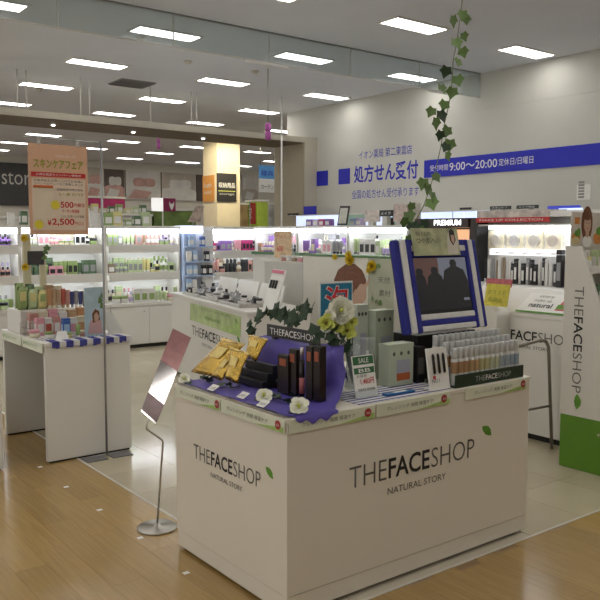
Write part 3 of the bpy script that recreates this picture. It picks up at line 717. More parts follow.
# header card
hc = tvbox('header_card', 2.755, 3.095, TH-.085, TH+.055, -.034, -.029, mat('header card print', (.42, .44, .26), .5, noise=.35, nscale=14), tv, .0005)
def hflat(name, pts, m, d=.0345):
    return flat(name, [tb+X*(2.755+.34*x)+tl*(TH-.085+.14*y)+tn*d for x, y in pts], tn, m, hc, .0006)
hflat('print', [(.72, .05), (.95, .05), (.98, .55), (.90, .9), (.80, .92), (.74, .6)], mat('pale dress print', (.62, .58, .50), .5, noise=.1))
hflat('print', [(.80, .55), (.86, .35), (.93, .55), (.91, .9), (.86, .98), (.80, .9)], m_brown, .0352)
hflat('print', [(.83, .55), (.87, .42), (.90, .55), (.90, .75), (.83, .75)], mat('skin print', (.55, .36, .26), .5, noise=.05), .0360)
text('lettering', '毎日の', tb+X*2.78+tl*(TH+.015)+tn*.0345, X, tl, .11, .022, m_inkg, hc)
text('lettering', 'つや肌へ', tb+X*2.78+tl*(TH-.025)+tn*.0345, X, tl, .14, .03, m_inkg, hc, .01)

# ------------------------------------------------------------------ hanging ivy garland
gd = thing('ivy_garland', 'long ivy garland hanging from the ceiling down to the television', 'ivy', (2.75, 2.85, 1.45))
pts = [(463, -10), (461, 12), (457, 40), (453, 62), (452, 82), (449, 104), (444, 126), (441, 146), (436, 168), (430, 188), (424, 205), (416, 220), (408, 236), (403, 246)]
gp = []
for k, (px, py) in enumerate(pts): gp.append(ony(px, py, 2.86+.30*(1-k/13)))
b = NB(); bm_tube(b, [Vector((gp[0].x+.02, gp[0].y+.30, 3.698)), gp[0]]+gp[1:], .0028, 6); part('stem', b, mat('ivy stem', (.16, .18, .09), .7, noise=.2), gd)
lv = [(463, 15, 1), (453, 20, 0), (466, 20, 0), (463, 37, 0), (455, 43, 0), (462, 52, 1), (458, 63, 0), (447, 71, 1), (457, 80, 0), (441, 89, 0), (453, 92, 0), (445, 105, 0), (433, 112, 0), (440, 115, 1), (436, 122, 0), (441, 135, 1), (448, 131, 1), (450, 144, 1), (447, 156, 0), (447, 148, 1), (434, 178, 0), (424, 183, 0), (428, 188, 0), (432, 196, 0), (431, 203, 0), (412, 207, 1), (408, 216, 0), (413, 226, 1), (420, 230, 0), (405, 222, 0), (424, 224, 1), (408, 240, 1)]
for px, py, dk in lv:
    fr = min(1, max(0, py/240)); p = ony(px, py-4, 2.86+.30*(1-fr)-.02)
    put_leaf(gd, p, random.uniform(.055, .074), bool(dk and random.random() < .3), (random.uniform(-1.9, -1.2), random.uniform(-.5, .5), random.uniform(-1.1, .2)))

# ------------------------------------------------------------------ leaflet stand with tilted plate
pb = Vector((1.80, 3.60, 0))
t = thing('plate_stand', 'thin metal floor stand holding a tilted reflective plate', 'stand', pb)
b = NB(); bm_lathe(b, [(.105, .0), (.105, .008), (.10, .012), (.02, .014), (.012, .03)], 36, pb.x, pb.y); part('base', b, m_steel, t)
k1 = ony(163, 440, 3.60); k2 = ony(147, 428, 3.60); k3 = ony(148, 418, 3.60)
b = NB(); bm_tube(b, [(pb.x, pb.y, .012), (k1.x, 3.60, k1.z-.01), (k1.x-.008, 3.60, k1.z+.004), (k2.x, 3.60, k2.z-.006), (k2.x-.003, 3.60, k2.z+.006), k3], .0055, 8); part('pole', b, m_steel, t)
pv = ((k3+Vector((.06, 0, .22)))-EYE); pv2 = (Vector((.248+.10, 2.05+.17, 3.69))-(k3+Vector((.06, 0, .22)))).normalized()
pn = (pv2-pv.normalized()).normalized()     # tilted so that it mirrors a ceiling light behind the viewer
def onpl(px, py, off=0):
    d = ray(px, py); s = (k3+pn*off-EYE).dot(pn)/d.dot(pn); return EYE+d*s
cn = [onpl(141, 411.5), onpl(156, 425), onpl(191, 338), onpl(173, 329)]
b = NB(); bm_prism(b, cn, pn*.006); part('plate', b, m_chrome, t)
cm = [cn[3]*.60+cn[0]*.40, cn[2]*.60+cn[1]*.40, cn[2], cn[3]]
b = NB(); bm_prism(b, [q+pn*.006 for q in cm], pn*.001); part('pink_print', b, mat('pink gloss print', (.40, .20, .20), .2, .3, noise=.12, nscale=25), t)
cm = [cn[0]*.98+cn[3]*.02, cn[1]*.98+cn[2]*.02, cn[1]*.78+cn[2]*.22, cn[0]*.78+cn[3]*.22]
b = NB(); bm_prism(b, [q+pn*.006 for q in cm], pn*.001); part('dark_print', b, mat('dark plum print', (.10, .06, .06), .2, .3, noise=.15, nscale=25), t)
for k, (px, py) in enumerate(((66, 487), (99.5, 510), (140, 538), (186, 573), (40, 467))):
    p = onz(px, py, 0); b = NB(); bm_box(b, p.x-.014, p.x+.016, p.y-.012, p.y+.013, .0001, .0009)
    solo('tape_mark', b, m_paper, f'small white tape mark on the wooden floor, {("left of the tile border", "mid way along the border", "left of the stand base", "beside the counter plinth", "in front of the striped table")[k]}', 'tape', 'floor tape marks')

# ================================================================== GENERIC SHELF PRODUCTS
PAL = {'white': (.72, .71, .68), 'cream': (.66, .60, .44), 'green': (.28, .38, .14), 'pale green': (.48, .58, .32), 'dark green': (.10, .17, .09), 'pink': (.68, .32, .38),
       'magenta': (.45, .03, .16), 'purple': (.24, .12, .40), 'lilac': (.50, .42, .66), 'black': (.02, .02, .022), 'brown': (.28, .20, .13), 'orange': (.52, .28, .13), 'red': (.45, .10, .07),
       'blue': (.05, .13, .42), 'light blue': (.36, .52, .75), 'yellow': (.66, .60, .26), 'grey': (.30, .30, .31), 'tan': (.48, .33, .20), 'navy': (.05, .06, .20), 'rose': (.55, .28, .24)}
def pm(c): return mat('pack '+c, PAL[c], .38, noise=.10, nscale=25)
PM = {}
def pack_mesh(kind, c, c2):
    k = (kind, c, c2)
    if k in PM: return PM[k]
    b = NB()
    if kind == 'carton':        # unit 1 x 1 x 1, bevelled, with a label front and a lid line
        bm_box(b, -.5, .5, -.5, .5, 0, .86, .03); bm_box(b, -.49, .49, -.49, .49, .87, 1, .03)
        bm_box(b, -.36, .36, -.52, -.5, .18, .66, 0, 1); bm_box(b, -.52, -.5, -.36, .36, .18, .66, 0, 1)
    elif kind == 'bottle':
        bm_lathe(b, [(.44, 0), (.5, .03), (.5, .58), (.40, .66), (.20, .70)], 12)
        bm_lathe(b, [(.24, .70), (.24, .97), (.18, 1.0)], 12, mi=1); bm_lathe(b, [(.508, .15), (.508, .48)], 12, mi=1)
    elif kind == 'jar':
        bm_lathe(b, [(.45, 0), (.5, .06), (.5, .55), (.46, .60)], 14); bm_lathe(b, [(.51, .60), (.51, .95), (.46, 1.0)], 14, mi=1)
    elif kind == 'tube':
        bm_lathe(b, [(.30, 0), (.34, .02), (.34, .16)], 10, mi=1); bm_lathe(b, [(.36, .16), (.46, .30), (.5, .80), (.5, 1.0)], 10, sy=.7)
    elif kind == 'pouch':
        N = 5; fr = []; bk = []
        for j in range(N+1):
            a1, a2 = [], []
            for i in range(N+1):
                u_, v = i/N, j/N; p_ = .45*(math.sin(math.pi*u_)*math.sin(math.pi*v))**.6
                a1.append(b.verts.new((u_-.5, -p_, v)))
                a2.append(a1[-1] if i in (0, N) or j in (0, N) else b.verts.new((u_-.5, p_, v)))
            fr.append(a1); bk.append(a2)
        for j in range(N):
            for i in range(N):
                for g_ in (fr, bk):
                    try:
                        f_ = b.faces.new((g_[j][i], g_[j][i+1], g_[j+1][i+1], g_[j+1][i])); f_.smooth = True
                        f_.material_index = 1 if (1 <= i <= 3 and j in (2, 3)) else 0
                    except ValueError: pass
    elif kind == 'palette':     # flat open compact leaning
        bm_box(b, -.5, .5, -.5, .5, 0, .25, .04); bm_prism(b, [(-.5, .45, .25), (.5, .45, .25), (.5, .75, 1), (-.5, .75, 1)], (0, .1, 0)); bm_lathe(b, [(.36, .25), (.36, .30)], 14, mi=1)
    PM[k] = to_mesh(kind, b, [pm(c), pm(c2)]); return PM[k]
KN = {'carton': ('carton', 'carton'), 'bottle': ('bottle', 'bottle'), 'jar': ('jar', 'jar'), 'tube': ('cosmetic_tube', 'tube'), 'pouch': ('refill_pouch', 'pouch'), 'palette': ('makeup_palette', 'palette')}
def pack(kind, c, c2, x, y, z, w_, d_, h_, rz, label, group):
    nm, cat = KN[kind]
    o = bpy.data.objects.new(nm, pack_mesh(kind, c, c2)); COL.objects.link(o)
    o.location = (x, y, z); o.scale = (w_, d_, h_); o.rotation_euler = (0, 0, rz)
    return tag(o, label, cat, group)
def shelf_row(face, a0, a1, b0, z, cols, place_txt, group, hmin, hmax, wmin=.055, wmax=.10, kinds=('carton', 'bottle', 'jar', 'tube'), gap=.012, seed=0, d_=.06, run=1):
    """a row of packs along y (face 'x', looking to -X) or along x (face 'y', looking to -Y)"""
    R = random.Random(seed); p = a0; made = []
    while True:
        kd = R.choice(kinds); c = R.choice(cols); c2 = R.choice(['white', 'grey', 'cream', 'black'] if c not in ('white', 'cream') else ['pink', 'green', 'black', 'lilac'])
        w_ = R.uniform(wmin, wmax); h_ = R.uniform(hmin, hmax)
        if kd == 'jar': h_ = min(h_, w_*.9)
        if kd in ('tube', 'bottle'): w_ = min(w_, .06)
        for q in range(R.randint(1, run)):
            if p+w_ > a1:
                for q_, (o_, l_) in enumerate(made if face == 'y' else made[::-1]): o_['label'] = l_ % ORD[q_]
                return
            m_ = p+w_/2
            dd = min(d_, w_) if kd in ('bottle', 'jar') else d_
            wd = w_
            if kd in ('bottle', 'jar'): dd = wd
            lab = f'{c} {KN[kd][1]}, %s from left {place_txt}'
            if face == 'y': made.append((pack(kd, c, c2, m_, b0+dd/2, z, wd, dd, h_, 0, lab, group), lab))
            else: made.append((pack(kd, c, c2, b0+dd/2, m_, z, wd, dd, h_, -math.pi/2, lab, group), lab))
            p += w_+gap

# ================================================================== LEFT TABLE
TZ = .822
tA = thing('display_table', 'white display table with blue striped cloth edge, beside the poster pole', 'table', (2.04, 5.55, 0))
b = NB(); bm_box(b, 1.735, 2.345, 5.075, 5.115, .012, TZ-.03, .003); part('end_panel', b, m_lam2, tA)
b = NB(); bm_box(b, 1.735, 2.345, 5.99, 6.03, .012, TZ-.03, .003); part('end_panel', b, m_lam2, tA)
boxpart('back_panel', 2.32, 2.345, 5.116, 5.989, .012, TZ-.03, m_lam2, tA)
b = NB(); bm_box(b, 1.730, 2.350, 5.070, 6.035, TZ-.029, TZ, .003); part('table_top', b, m_lam2, tA)
for y0, y1 in ((5.08, 5.11), (5.995, 6.025)): boxpart('base', 1.75, 2.33, y0, y1, 0, .012, m_dark, tA)
m_trim = stripes('striped cloth trim', (.05, .055, .28), (.66, .66, .66), 0, .096, .55)
b = NB()
for k in range(24):
    x0 = 1.78+(2.352-1.78)*k/24; x1 = 1.78+(2.352-1.78)*(k+1)/24
    bm_box(b, x0, x1, 5.060+.004*math.sin(k*1.3), 5.068, TZ-.035-.006*math.sin(k*1.7), TZ+.004); bm_box(b, x0, x1, 5.062, 5.20, TZ+.001, TZ+.004)
solo('striped_cloth', b, m_trim, 'navy and white striped cloth along the left table edge', 'cloth')
for k, (y0, y1) in enumerate(((5.09, 5.50), (5.53, 5.98))):
    s = boxpart('price_strip', 1.718, 1.726, y0, y1, TZ-.07, TZ-.002, m_strp, tA, .001)
    text('lettering', '自然派 スキンケア', (1.7175, y1-.03, TZ-.045), -Y, Z, (y1-y0)*.7, .025, m_leafg, s)
# hidden riser and products
b = NB(); bm_box(b, 1.76, 2.30, 5.66, 5.97, TZ+.001, .99, .004)
solo('table_riser', b, m_lam2, 'white riser box under the back row on the left table', 'riser')
RT = .9905
def onT(px, py, z): return onz(px, py, z)
gA = 'products on the left table'
row = [('pouch', 'green', 'yellow', 1.80, .075, .17), ('pouch', 'pale green', 'yellow', 1.875, .07, .15), ('pouch', 'yellow', 'green', 1.945, .065, .14), ('tube', 'orange', 'cream', 2.00, .038, .145), ('tube', 'tan', 'cream', 2.036, .036, .15), ('tube', 'tan', 'white', 2.070, .036, .14),
       ('tube', 'red', 'tan', 2.104, .036, .145), ('tube', 'rose', 'tan', 2.138, .036, .135), ('tube', 'navy', 'grey', 2.172, .034, .12), ('tube', 'grey', 'white', 2.205, .034, .125), ('tube', 'navy', 'white', 2.238, .034, .12), ('tube', 'grey', 'navy', 2.27, .034, .12)]
for k, (kd, c, c2, x, w_, h_) in enumerate(row):
    pack(kd, c, c2, x, 5.72, RT, w_, .035, h_, 0, f'{c} {KN[kd][1]}, {ORD[k]} from left in the raised row on the striped table', gA)
for k, (kd, c, c2, x, h_) in enumerate((('pouch', 'green', 'pale green', 1.82, .19), ('pouch', 'dark green', 'green', 1.90, .18), ('carton', 'pale green', 'white', 1.965, .16), ('carton', 'tan', 'cream', 2.04, .17), ('carton', 'cream', 'brown', 2.11, .16))):
    pack(kd, c, c2, x, 5.86, RT, .065, .045, h_, 0, f'{c} {KN[kd][1]} at the very back of the striped table, {ORD[k]} from left', gA)
front = [('jar', 'cream', 'pink', 1.775, 5.40, .07, .07, .055), ('carton', 'pink', 'white', 1.845, 5.50, .06, .05, .125), ('carton', 'white', 'red', 1.91, 5.52, .055, .05, .12), ('carton', 'rose', 'white', 1.965, 5.50, .05, .05, .13), ('carton', 'blue', 'light blue', 1.985, 5.36, .055, .04, .125),
         ('carton', 'white', 'pink', 2.055, 5.42, .06, .05, .12), ('carton', 'cream', 'orange', 2.125, 5.45, .065, .05, .125), ('carton', 'orange', 'white', 2.20, 5.44, .07, .05, .12), ('carton', 'tan', 'orange', 2.275, 5.46, .065, .05, .13),
         ('jar', 'white', 'green', 1.84, 5.30, .055, .055, .045), ('jar', 'yellow', 'green', 1.95, 5.24, .06, .06, .04), ('jar', 'rose', 'cream', 2.07, 5.28, .075, .06, .04), ('tube', 'green', 'white', 2.02, 5.22, .035, .03, .09)]
for k, (kd, c, c2, x, y, w_, d_, h_) in enumerate(front):
    pack(kd, c, c2, x, y, TZ+(.0045 if y < 5.2 else .0025 if y < 5.37 else .001), w_, d_, h_, 0, f'{c} {KN[kd][1]} with {c2} label low on the striped left table, {ORD[k]} from left', gA)
for k in range(7):
    c = ('rose', 'cream', 'pink', 'white', 'tan', 'orange', 'tan')[k]
    pack('carton', c, ('white', 'orange', 'red', 'pink', 'cream', 'white', 'orange')[k], 1.83+.072*k, 5.60, TZ+.001, .066, .05, .15+.012*(k % 3), 0, f'tall {c} carton against the riser on the striped table, {ORD[k]} from left', gA)
b = NB(); bm_box(b, 1.75, 2.28, 5.205, 5.34, TZ+.0008, TZ+.0022)
solo('ribbed_mat', b, stripes('ribbed mat', (.62, .62, .60), (.12, .13, .22), 0, .03, .6), 'grey striped mat on the top of the left table', 'mat')
# folded white card
t = thing('tent_card', 'folded white card near the corner of the striped table', 'card', (1.885, 5.15, TZ+.004))
a = Vector((1.83, 5.15, TZ+.005))
b = NB(); bm_prism(b, [a, a+X*.10, a+X*.10+Vector((-.01, .03, .055)), a+Vector((.03, .03, .055))], (0, .002, 0)); part('front_leaf', b, m_paper, t)
b = NB(); bm_prism(b, [a+Y*.062, a+X*.10+Y*.062, a+X*.09+Vector((0, .032, .055)), a+Vector((.03, .032, .055))], (0, .002, 0)); part('back_leaf', b, m_paper, t)
# wire basket
t = thing('wire_basket', 'small wire basket at the left end of the striped table', 'basket', (1.79, 5.56, TZ))
for zz in (.002, .05, .09):
    b = NB(); cs = [(1.745, 5.53), (1.815, 5.53), (1.815, 5.62), (1.745, 5.62), (1.745, 5.53)]
    bm_tube(b, [(x, y, TZ+zz+.002) for x, y in cs], .0025, 5); part('wire_ring', b, m_steel, t)
for x, y in ((1.745, 5.53), (1.815, 5.53), (1.815, 5.62), (1.745, 5.62), (1.78, 5.53)):
    b = NB(); bm_tube(b, [(x, y, TZ+.002), (x, y, TZ+.092)], .0025, 5); part('wire_post', b, m_steel, t)
# blue woman poster on table
t = thing('counter_card', 'pale blue standing card with a woman picture on the striped table', 'poster', (2.19, 5.22, TZ+.004))
y_ = 5.215
def tc_(px, py): return ony(px, py, y_)
a = tc_(85, 331); c = tc_(104, 287)
b = NB(); bm_box(b, a.x, c.x, y_, y_+.006, TZ+.005, c.z); part('card', b, mat('pale blue print', (.42, .55, .62), .5, noise=.15, nscale=12), t)
def tfl(pts, m, d): flat('print', [ony(x, y, y_-d) for x, y in pts], -Y, m, t, .0006)
m_skin = mat('skin print', (.55, .36, .26), .5, noise=.05); m_hair = mat('brown hair print', (.16, .055, .02), .5, noise=.25, nscale=30)
tfl([(88, 334), (90, 322), (95, 317), (101, 320), (103, 333)], mat('pink dress print', (.58, .36, .36), .5, noise=.08), .001)
tfl([(93, 323), (92, 314), (95, 309), (99, 311), (100, 320)], m_hair, .002)
tfl([(94.5, 321), (94, 315), (96.5, 312), (99, 316), (98, 322)], m_skin, .003)
for (px, py) in ((99, 303), (103, 298), (101, 308)): put_leaf(t, ony(px, py, y_-.006), .05, False, (1.5, 0, random.uniform(-1, 1)))
b = NB(); bm_prism(b, [(c.x+.03, 5.215, TZ+.005), (c.x+.16, 5.24, TZ+.005), (c.x+.10, 5.30, TZ+.15), (c.x+.02, 5.28, TZ+.17)], (0, .004, 0))
solo('grey_tester_card', b, m_frost, 'tilted grey card at the right end of the striped table', 'card')
# sunflower posts with black tag
t = thing('sunflower_rack', 'pair of cream posts with sunflowers and a black tag', 'rack', (1.95, 5.95, RT))
ys = 5.93
for px0, px1, py0 in ((24.5, 30.5, 234), (41, 46, 256)):
    a = ony(px0, 300, ys); c = ony(px1, py0, ys); b = NB(); bm_box(b, a.x, c.x, ys, ys+.03, RT+.001, c.z, .003); part('post', b, mat('cream post', (.62, .58, .40), .5, noise=.05), t)
for px, py in ((24, 238), (25, 267)):
    flower(ony(px, py, ys-.012), .028, m_sunf, None, None, face=Vector((-.3, -1, .1)), parent=t)
a = ony(28, 265, ys-.012); c = ony(44, 251, ys-.012); b = NB(); bm_box(b, a.x, c.x, ys-.01, ys-.004, a.z, c.z); part('tag', b, mat('slate tag', (.05, .05, .055), .6, noise=.2, nscale=60), t)
b = NB(); bm_box(b, a.x, c.x+.05, ys-.004, ys, c.z-.01, c.z); part('crossbar', b, m_paper, t)
for px, py in ((46, 254), (44, 259), (47, 250)): put_leaf(t, ony(px, py, ys-.015), .05, False, (1.4, 0, random.uniform(-1, 1)))
# low unit at the picture's left edge
t = thing('low_display_bin', 'low white display bin cut off by the left picture edge', 'display bin', (1.16, 5.45, 0))
b = NB(); bm_box(b, .86, 1.458, 5.118, 5.80, .012, .45, .003); part('body', b, m_lam2, t)
boxpart('base', .88, 1.44, 5.13, 5.79, 0, .012, m_dark, t)
for k, (x, c, h_) in enumerate(((1.30, 'green', .22), (1.37, 'dark green', .16), (1.43, 'black', .11), (1.24, 'pale green', .2))):
    pack('pouch', c, 'white', x, 5.2+.04*k, .4505, .08, .05, h_, 0, f'{c} pouch on the low bin at the left picture edge', 'pouches on the low bin')

# ------------------------------------------------------------------ poster on a floor pole
t = thing('poster_pole', 'thin grey pole stand with crossbar beside the left table', 'pole stand', (2.135, 5.03, 0))
b = NB(); bm_tube(b, [(2.135, 5.03, .006), (2.135, 5.03, 2.17)], .008, 8); part('pole', b, m_grey, t)
for px0, px1, py0, py1 in ((83, 105, 453, 465), (109, 131, 450, 460)):
    a = onz(px0, py1, 0); c = onz(px1, py0, 0); xm = (a.x+c.x)/2
    b = NB(); bm_box(b, xm-.075, xm+.075, 4.93, 5.055, .0005, .006, .002); part('foot_plate', b, mat('grey foot', (.20, .20, .21), .4, .3, noise=.05), t)
b = NB(); bm_tube(b, [(2.0, 5.03, .008), (2.3, 5.03, .008)], .006, 6); part('foot_bar', b, m_grey, t)
b = NB(); bm_tube(b, [(1.62, 5.03, 2.165), (2.145, 5.03, 2.165)], .005, 6); part('crossbar', b, m_grey, t)
t = thing('sale_poster', 'salmon sale poster with red banner and big red 2,500 price', 'poster', (1.84, 5.03, 1.54))
xa, xb, za, zb = 1.640, 2.035, 1.545, 2.130
m_salm = mat('salmon poster', (.66, .40, .26), .5, noise=.06, nscale=6)
m_peach = mat('peach poster field', (.72, .58, .45), .5, noise=.06, nscale=6)
ps = boxpart('sheet', xa, xb, 5.026, 5.030, za, zb, m_salm, t)
for x in (1.71, 1.97):
    b = NB(); bm_box(b, x-.012, x+.012, 5.020, 5.036, zb-.012, 2.172, .002); part('clip', b, m_clear, t)
def pr(x0, x1, z0, z1, m, d=.001): flat('print', [(xa+.395*x, 5.026-d, za+.585*z) for x, z in ((x0, z0), (x1, z0), (x1, z1), (x0, z1))], -Y, m, ps, .0006)
pr(.05, .95, .05, .62, m_peach)
pr(.04, .96, .64, .69, m_red)
pr(.08, .40, .14, .52, mat('poster pale', (.70, .60, .45), .5, noise=.05), .0018)
pr(.07, .40, .515, .545, mat('poster orange', (.62, .14, .03), .5, noise=.05), .0018)
def pt(s, x, z, wd, ht, m, off=0): text('lettering', s, (xa+.395*x, 5.0245, za+.585*z), X, Z, .395*wd, .585*ht, m, ps, off, .001)
m_olive = mat('olive ink', (.28, .30, .03), .6, noise=.05)
pt('スキンケアフェア', .08, .735, .84, .10, m_olive, .03)
pt('うるおいたっぷり', .45, .86, .35, .03, m_salm if False else m_white)
pt('お得な限定キャンペーン実施中', .12, .652, .76, .026, m_white)
pt('対象商品をお買い上げのお客様に', .08, .585, .84, .03, m_inkg)
pt('スペシャルセットをご用意しました', .08, .55, .84, .03, m_inkg)
pt('期間限定の特別価格', .46, .49, .45, .026, m_inkg)
pt('いまだけ', .50, .435, .42, .035, m_olive, .01)
pt('500', .52, .30, .22, .07, m_red, .02); pt('円相当', .75, .31, .18, .045, m_red, .01)
pt('クーポン券進呈', .54, .245, .30, .04, m_red, .01)
pt('さらにお買い上げ金額', .52, .19, .40, .028, m_inkg)
pt('¥', .29, .10, .07, .065, m_red, .02); pt('2,500', .37, .095, .38, .085, m_red, .022); pt('円以上', .76, .105, .16, .04, m_red)
for cx, cz in ((.43, .33), (.15, .11)):
    flat('burst', [Vector((xa+.395*cx, 5.0238, za+.585*cz)) + (X*math.cos(k*math.pi/8)+Z*math.sin(k*math.pi/8))*(.034 if k % 2 else .026) for k in range(16)], -Y, mat('burst yellow', (.72, .60, .04), .5, noise=.05), ps, .0006)

# ================================================================== LIT GONDOLAS
def gondola_y(x0, x1, yf, label, top=1.66, back=None, cab=True, shelves=(1.02, 1.40), seed=1, cols=(), place_txt='', grp=''):
    """shelving unit that faces -Y"""
    t = thing('gondola_shelf', label, 'shelf unit', ((x0+x1)/2, yf+.24, 0), group='lit white gondola shelves')
    yb = yf+.50
    boxpart('kick_plate', x0+.01, x1-.01, yf+.04, yb, 0, .05, m_dark, t)
    b = NB(); bm_box(b, x0+.003, x1-.003, yf+.014, yb, .05, .572, .003); part('base_cabinet', b, m_lam2, t)
    n = 2; wd = (x1-x0-.02)/n
    for k in range(n):
        d = boxpart('door', x0+.012+wd*k, x0+.008+wd*(k+1), yf, yf+.013, .06, .55, m_lam2, t, .002)
        b = NB(); bm_lathe(b, [(.008, 0), (.008, .01), (.005, .014)], 8); b.transform(Matrix.Translation((x0+.012+wd*(k+.85), yf-.0005, .5)) @ Matrix.Rotation(math.pi/2, 4, 'X')); part('knob', b, m_grey, d)
    b = NB(); bm_box(b, x0+.003, x1-.003, yf-.01, yb, .575, .62, .003); part('deck', b, m_lam2, t)
    boxpart('back_panel', x0+.003, x1-.003, yb-.02, yb, .62, top-.04, m_white, t)
    for xx in (x0+.003, x1-.028): boxpart('upright', xx, xx+.025, yf+.14, yb-.02, .62, top-.04, m_lam2, t)
    for z in shelves:
        s = boxpart('shelf', x0+.03, x1-.03, yf+.12, yb-.021, z-.022, z, m_lam2, t)
        boxpart('price_rail', x0+.03, x1-.03, yf+.105, yf+.12, z-.105, z+.008, m_lam2, s)
        boxpart('light_strip', x0+.05, x1-.05, yf+.125, yf+.165, z-.040, z-.0225, m_strip, s)
    s = boxpart('top_board', x0+.003, x1-.003, yf+.10, yb, top-.04, top, m_lam2, t)
    boxpart('light_strip', x0+.04, x1-.04, yf+.14, yf+.19, top-.105, top-.041, m_strip, s)
    zs = [.621]+[z+.001 for z in shelves]
    nm = ['lowest', 'middle', 'upper']
    for k, z in enumerate(zs):
        yy = yf+.03 if k == 0 else yf+.20
        shelf_row('y', x0+.06, x1-.06, yy, z, cols[k % len(cols)], f'on the {nm[k]} shelf, {place_txt}', f'{grp}, {nm[k]} shelf', .11, .20 if k < 2 else .17, .055, .11, gap=.004, seed=seed*10+k, run=3)
        shelf_row('y', x0+.06, x1-.06, yf+(.26 if k == 0 else .32), z, cols[k % len(cols)], f'at the back, {nm[k]} shelf, {place_txt}', f'{grp}, {nm[k]} shelf', .15, .22 if k < 2 else .15, .06, .11, gap=.006, seed=seed*10+k+5, run=3, kinds=('carton', 'bottle'))
    return t
gondola_y(1.93, 3.05, 9.60, 'lit white gondola at the left picture edge behind the sale poster', seed=1, cols=(['green', 'pale green', 'cream', 'white'], ['pink', 'white', 'rose', 'dark green'], ['purple', 'cream', 'white', 'green']), place_txt='left edge gondola', grp='packs on the left edge gondola')
gondola_y(3.05, 4.17, 9.60, 'lit white gondola seen between the sale poster and the grey pole', seed=2, cols=(['white', 'cream', 'pale green', 'grey'], ['green', 'dark green', 'rose', 'pink'], ['green', 'pale green', 'white', 'cream']), place_txt='gondola behind the pole', grp='packs on the gondola behind the pole')
gondola_y(4.17, 5.29, 9.60, 'lit white gondola with cabinet doors right of the grey pole', seed=3, cols=(['white', 'cream', 'pale green', 'cream'], ['pale green', 'yellow', 'white', 'brown', 'green'], ['brown', 'green', 'pale green', 'rose', 'lilac', 'grey']), place_txt='gondola right of the pole', grp='packs on the gondola right of the pole')
gondola_y(5.80, 6.95, 9.60, 'lit white gondola with dark make-up behind the tilted test counter', seed=4, shelves=(.98, 1.30), cols=(['black', 'grey', 'white'], ['black', 'brown', 'rose', 'black'], ['magenta', 'black', 'pink', 'grey', 'purple']), place_txt='make-up gondola', grp='packs on the make-up gondola')
# blue corner column
t = thing('corner_display', 'pale blue corner display column between two lit gondolas', 'display', (5.54, 9.8, 0))
m_pb = mat('pale blue panel', (.42, .52, .72), .4, noise=.15, nscale=6)
boxpart('column', 5.31, 5.50, 9.66, 9.95, 0, 1.56, m_pb, t); boxpart('light_box', 5.31, 5.60, 9.63, 9.95, 1.561, 1.665, mat('blue white light box', (.75, .82, 1), .5, emit=2.2), t)
for k, z in enumerate((.75, .95, 1.15, 1.36)):
    boxpart('shelf', 5.31, 5.78, 9.58, 9.659, z, z+.015, m_pb, t)
boxpart('side_panel', 5.60, 5.78, 9.66, 9.95, 0, 1.60, m_lam2, t)
for k, (x, z, c) in enumerate(((5.36, .766, 'light blue'), (5.44, .766, 'white'), (5.37, .966, 'light blue'), (5.45, .966, 'light blue'), (5.36, 1.166, 'white'), (5.45, 1.166, 'light blue'), (5.40, 1.376, 'light blue'), (5.58, 1.376, 'blue'), (5.65, 1.166, 'black'), (5.60, .966, 'black'), (5.70, .966, 'black'))):
    pack('carton', c, 'white', x, 9.62, z, .07, .05, .14, 0, f'{c} carton on the blue corner display, {ORD[min(12, k)]} from the bottom', 'cartons on the blue corner display')
# things standing on the gondola tops
R = random.Random(5)
tops = [(8, 14, 222, 'white'), (20, 27, 222, 'dark green'), (52, 60, 222, 'green'), (90, 97, 222, 'white'), (103, 112, 222, 'green'), (112, 121, 222, 'yellow'), (124, 131, 222, 'green'), (133, 140, 222, 'dark green'), (141, 149, 222, 'pale green')]
for k, (p0, p1, py, c) in enumerate(tops):
    a = ony(p0, py, 9.85); cc = ony(p1, py, 9.85)
    pack('carton', c, 'white', (a.x+cc.x)/2, 9.85, 1.661, cc.x-a.x, .08, R.uniform(.08, .2), 0, f'{c} carton standing on top of the lit gondolas, {ORD[k]} from left', 'cartons on top of the gondolas')

# ------------------------------------------------------------------ tilted test counter with green banner
A = Vector((4.073, 7.749, 0)); B = Vector((3.541, 5.373, 0)); L = (A-B).length; ang = math.atan2((A-B).y, (A-B).x)
# local frame: x along B->A, y to the left of it is towards -X; build in local with rotation
t = thing('test_counter', 'long white test counter with green banner and shop lettering', 'counter', (B.x, B.y, 0), ang)
TW = basis(t)
def lw(x, y, z): return TW @ Vector((x, y, z))
def lbox(name, x0, x1, y0, y1, z0, z1, m, parent, bev=0.0):
    b = NB(); bm_box(b, x0, x1, y0, y1, z0, z1, bev); b.transform(TW); return part(name, b, m, parent)
lbox('body', .02, L-.02, -.60, -.02, .03, .872, m_lam2, t, .003)
lbox('counter_top', 0, L, -.62, 0, .873, .90, m_lam2, t, .004)
lbox('plinth', .05, L-.05, -.55, -.06, 0, .03, m_dark, t)
xdv = (lw(0, 0, 0)-lw(1, 0, 0)).normalized()     # reading direction, left to right seen from outside
fn = (lw(0, 1, 0)-lw(0, 0, 0)).normalized()
def plane_pt(px, py, off=0.0):
    o_ = lw(0, -.02, 0)+fn*off; d = ray(px, py); s = (o_-EYE).dot(fn)/d.dot(fn); return EYE+d*s
bn = [plane_pt(190, 323, .001), plane_pt(240.5, 337, .001), plane_pt(241, 318, .001), plane_pt(190.5, 303.5, .001)]
flat('banner', [Vector((q.x, q.y, zz)) for q, zz in zip(bn, (.66, .66, .84, .84))], fn, mat('pale green banner', (.42, .52, .24), .5, noise=.2, nscale=8), t, .002)
bq = [bn[0].lerp(bn[1], s) for s in (.62, 1)]
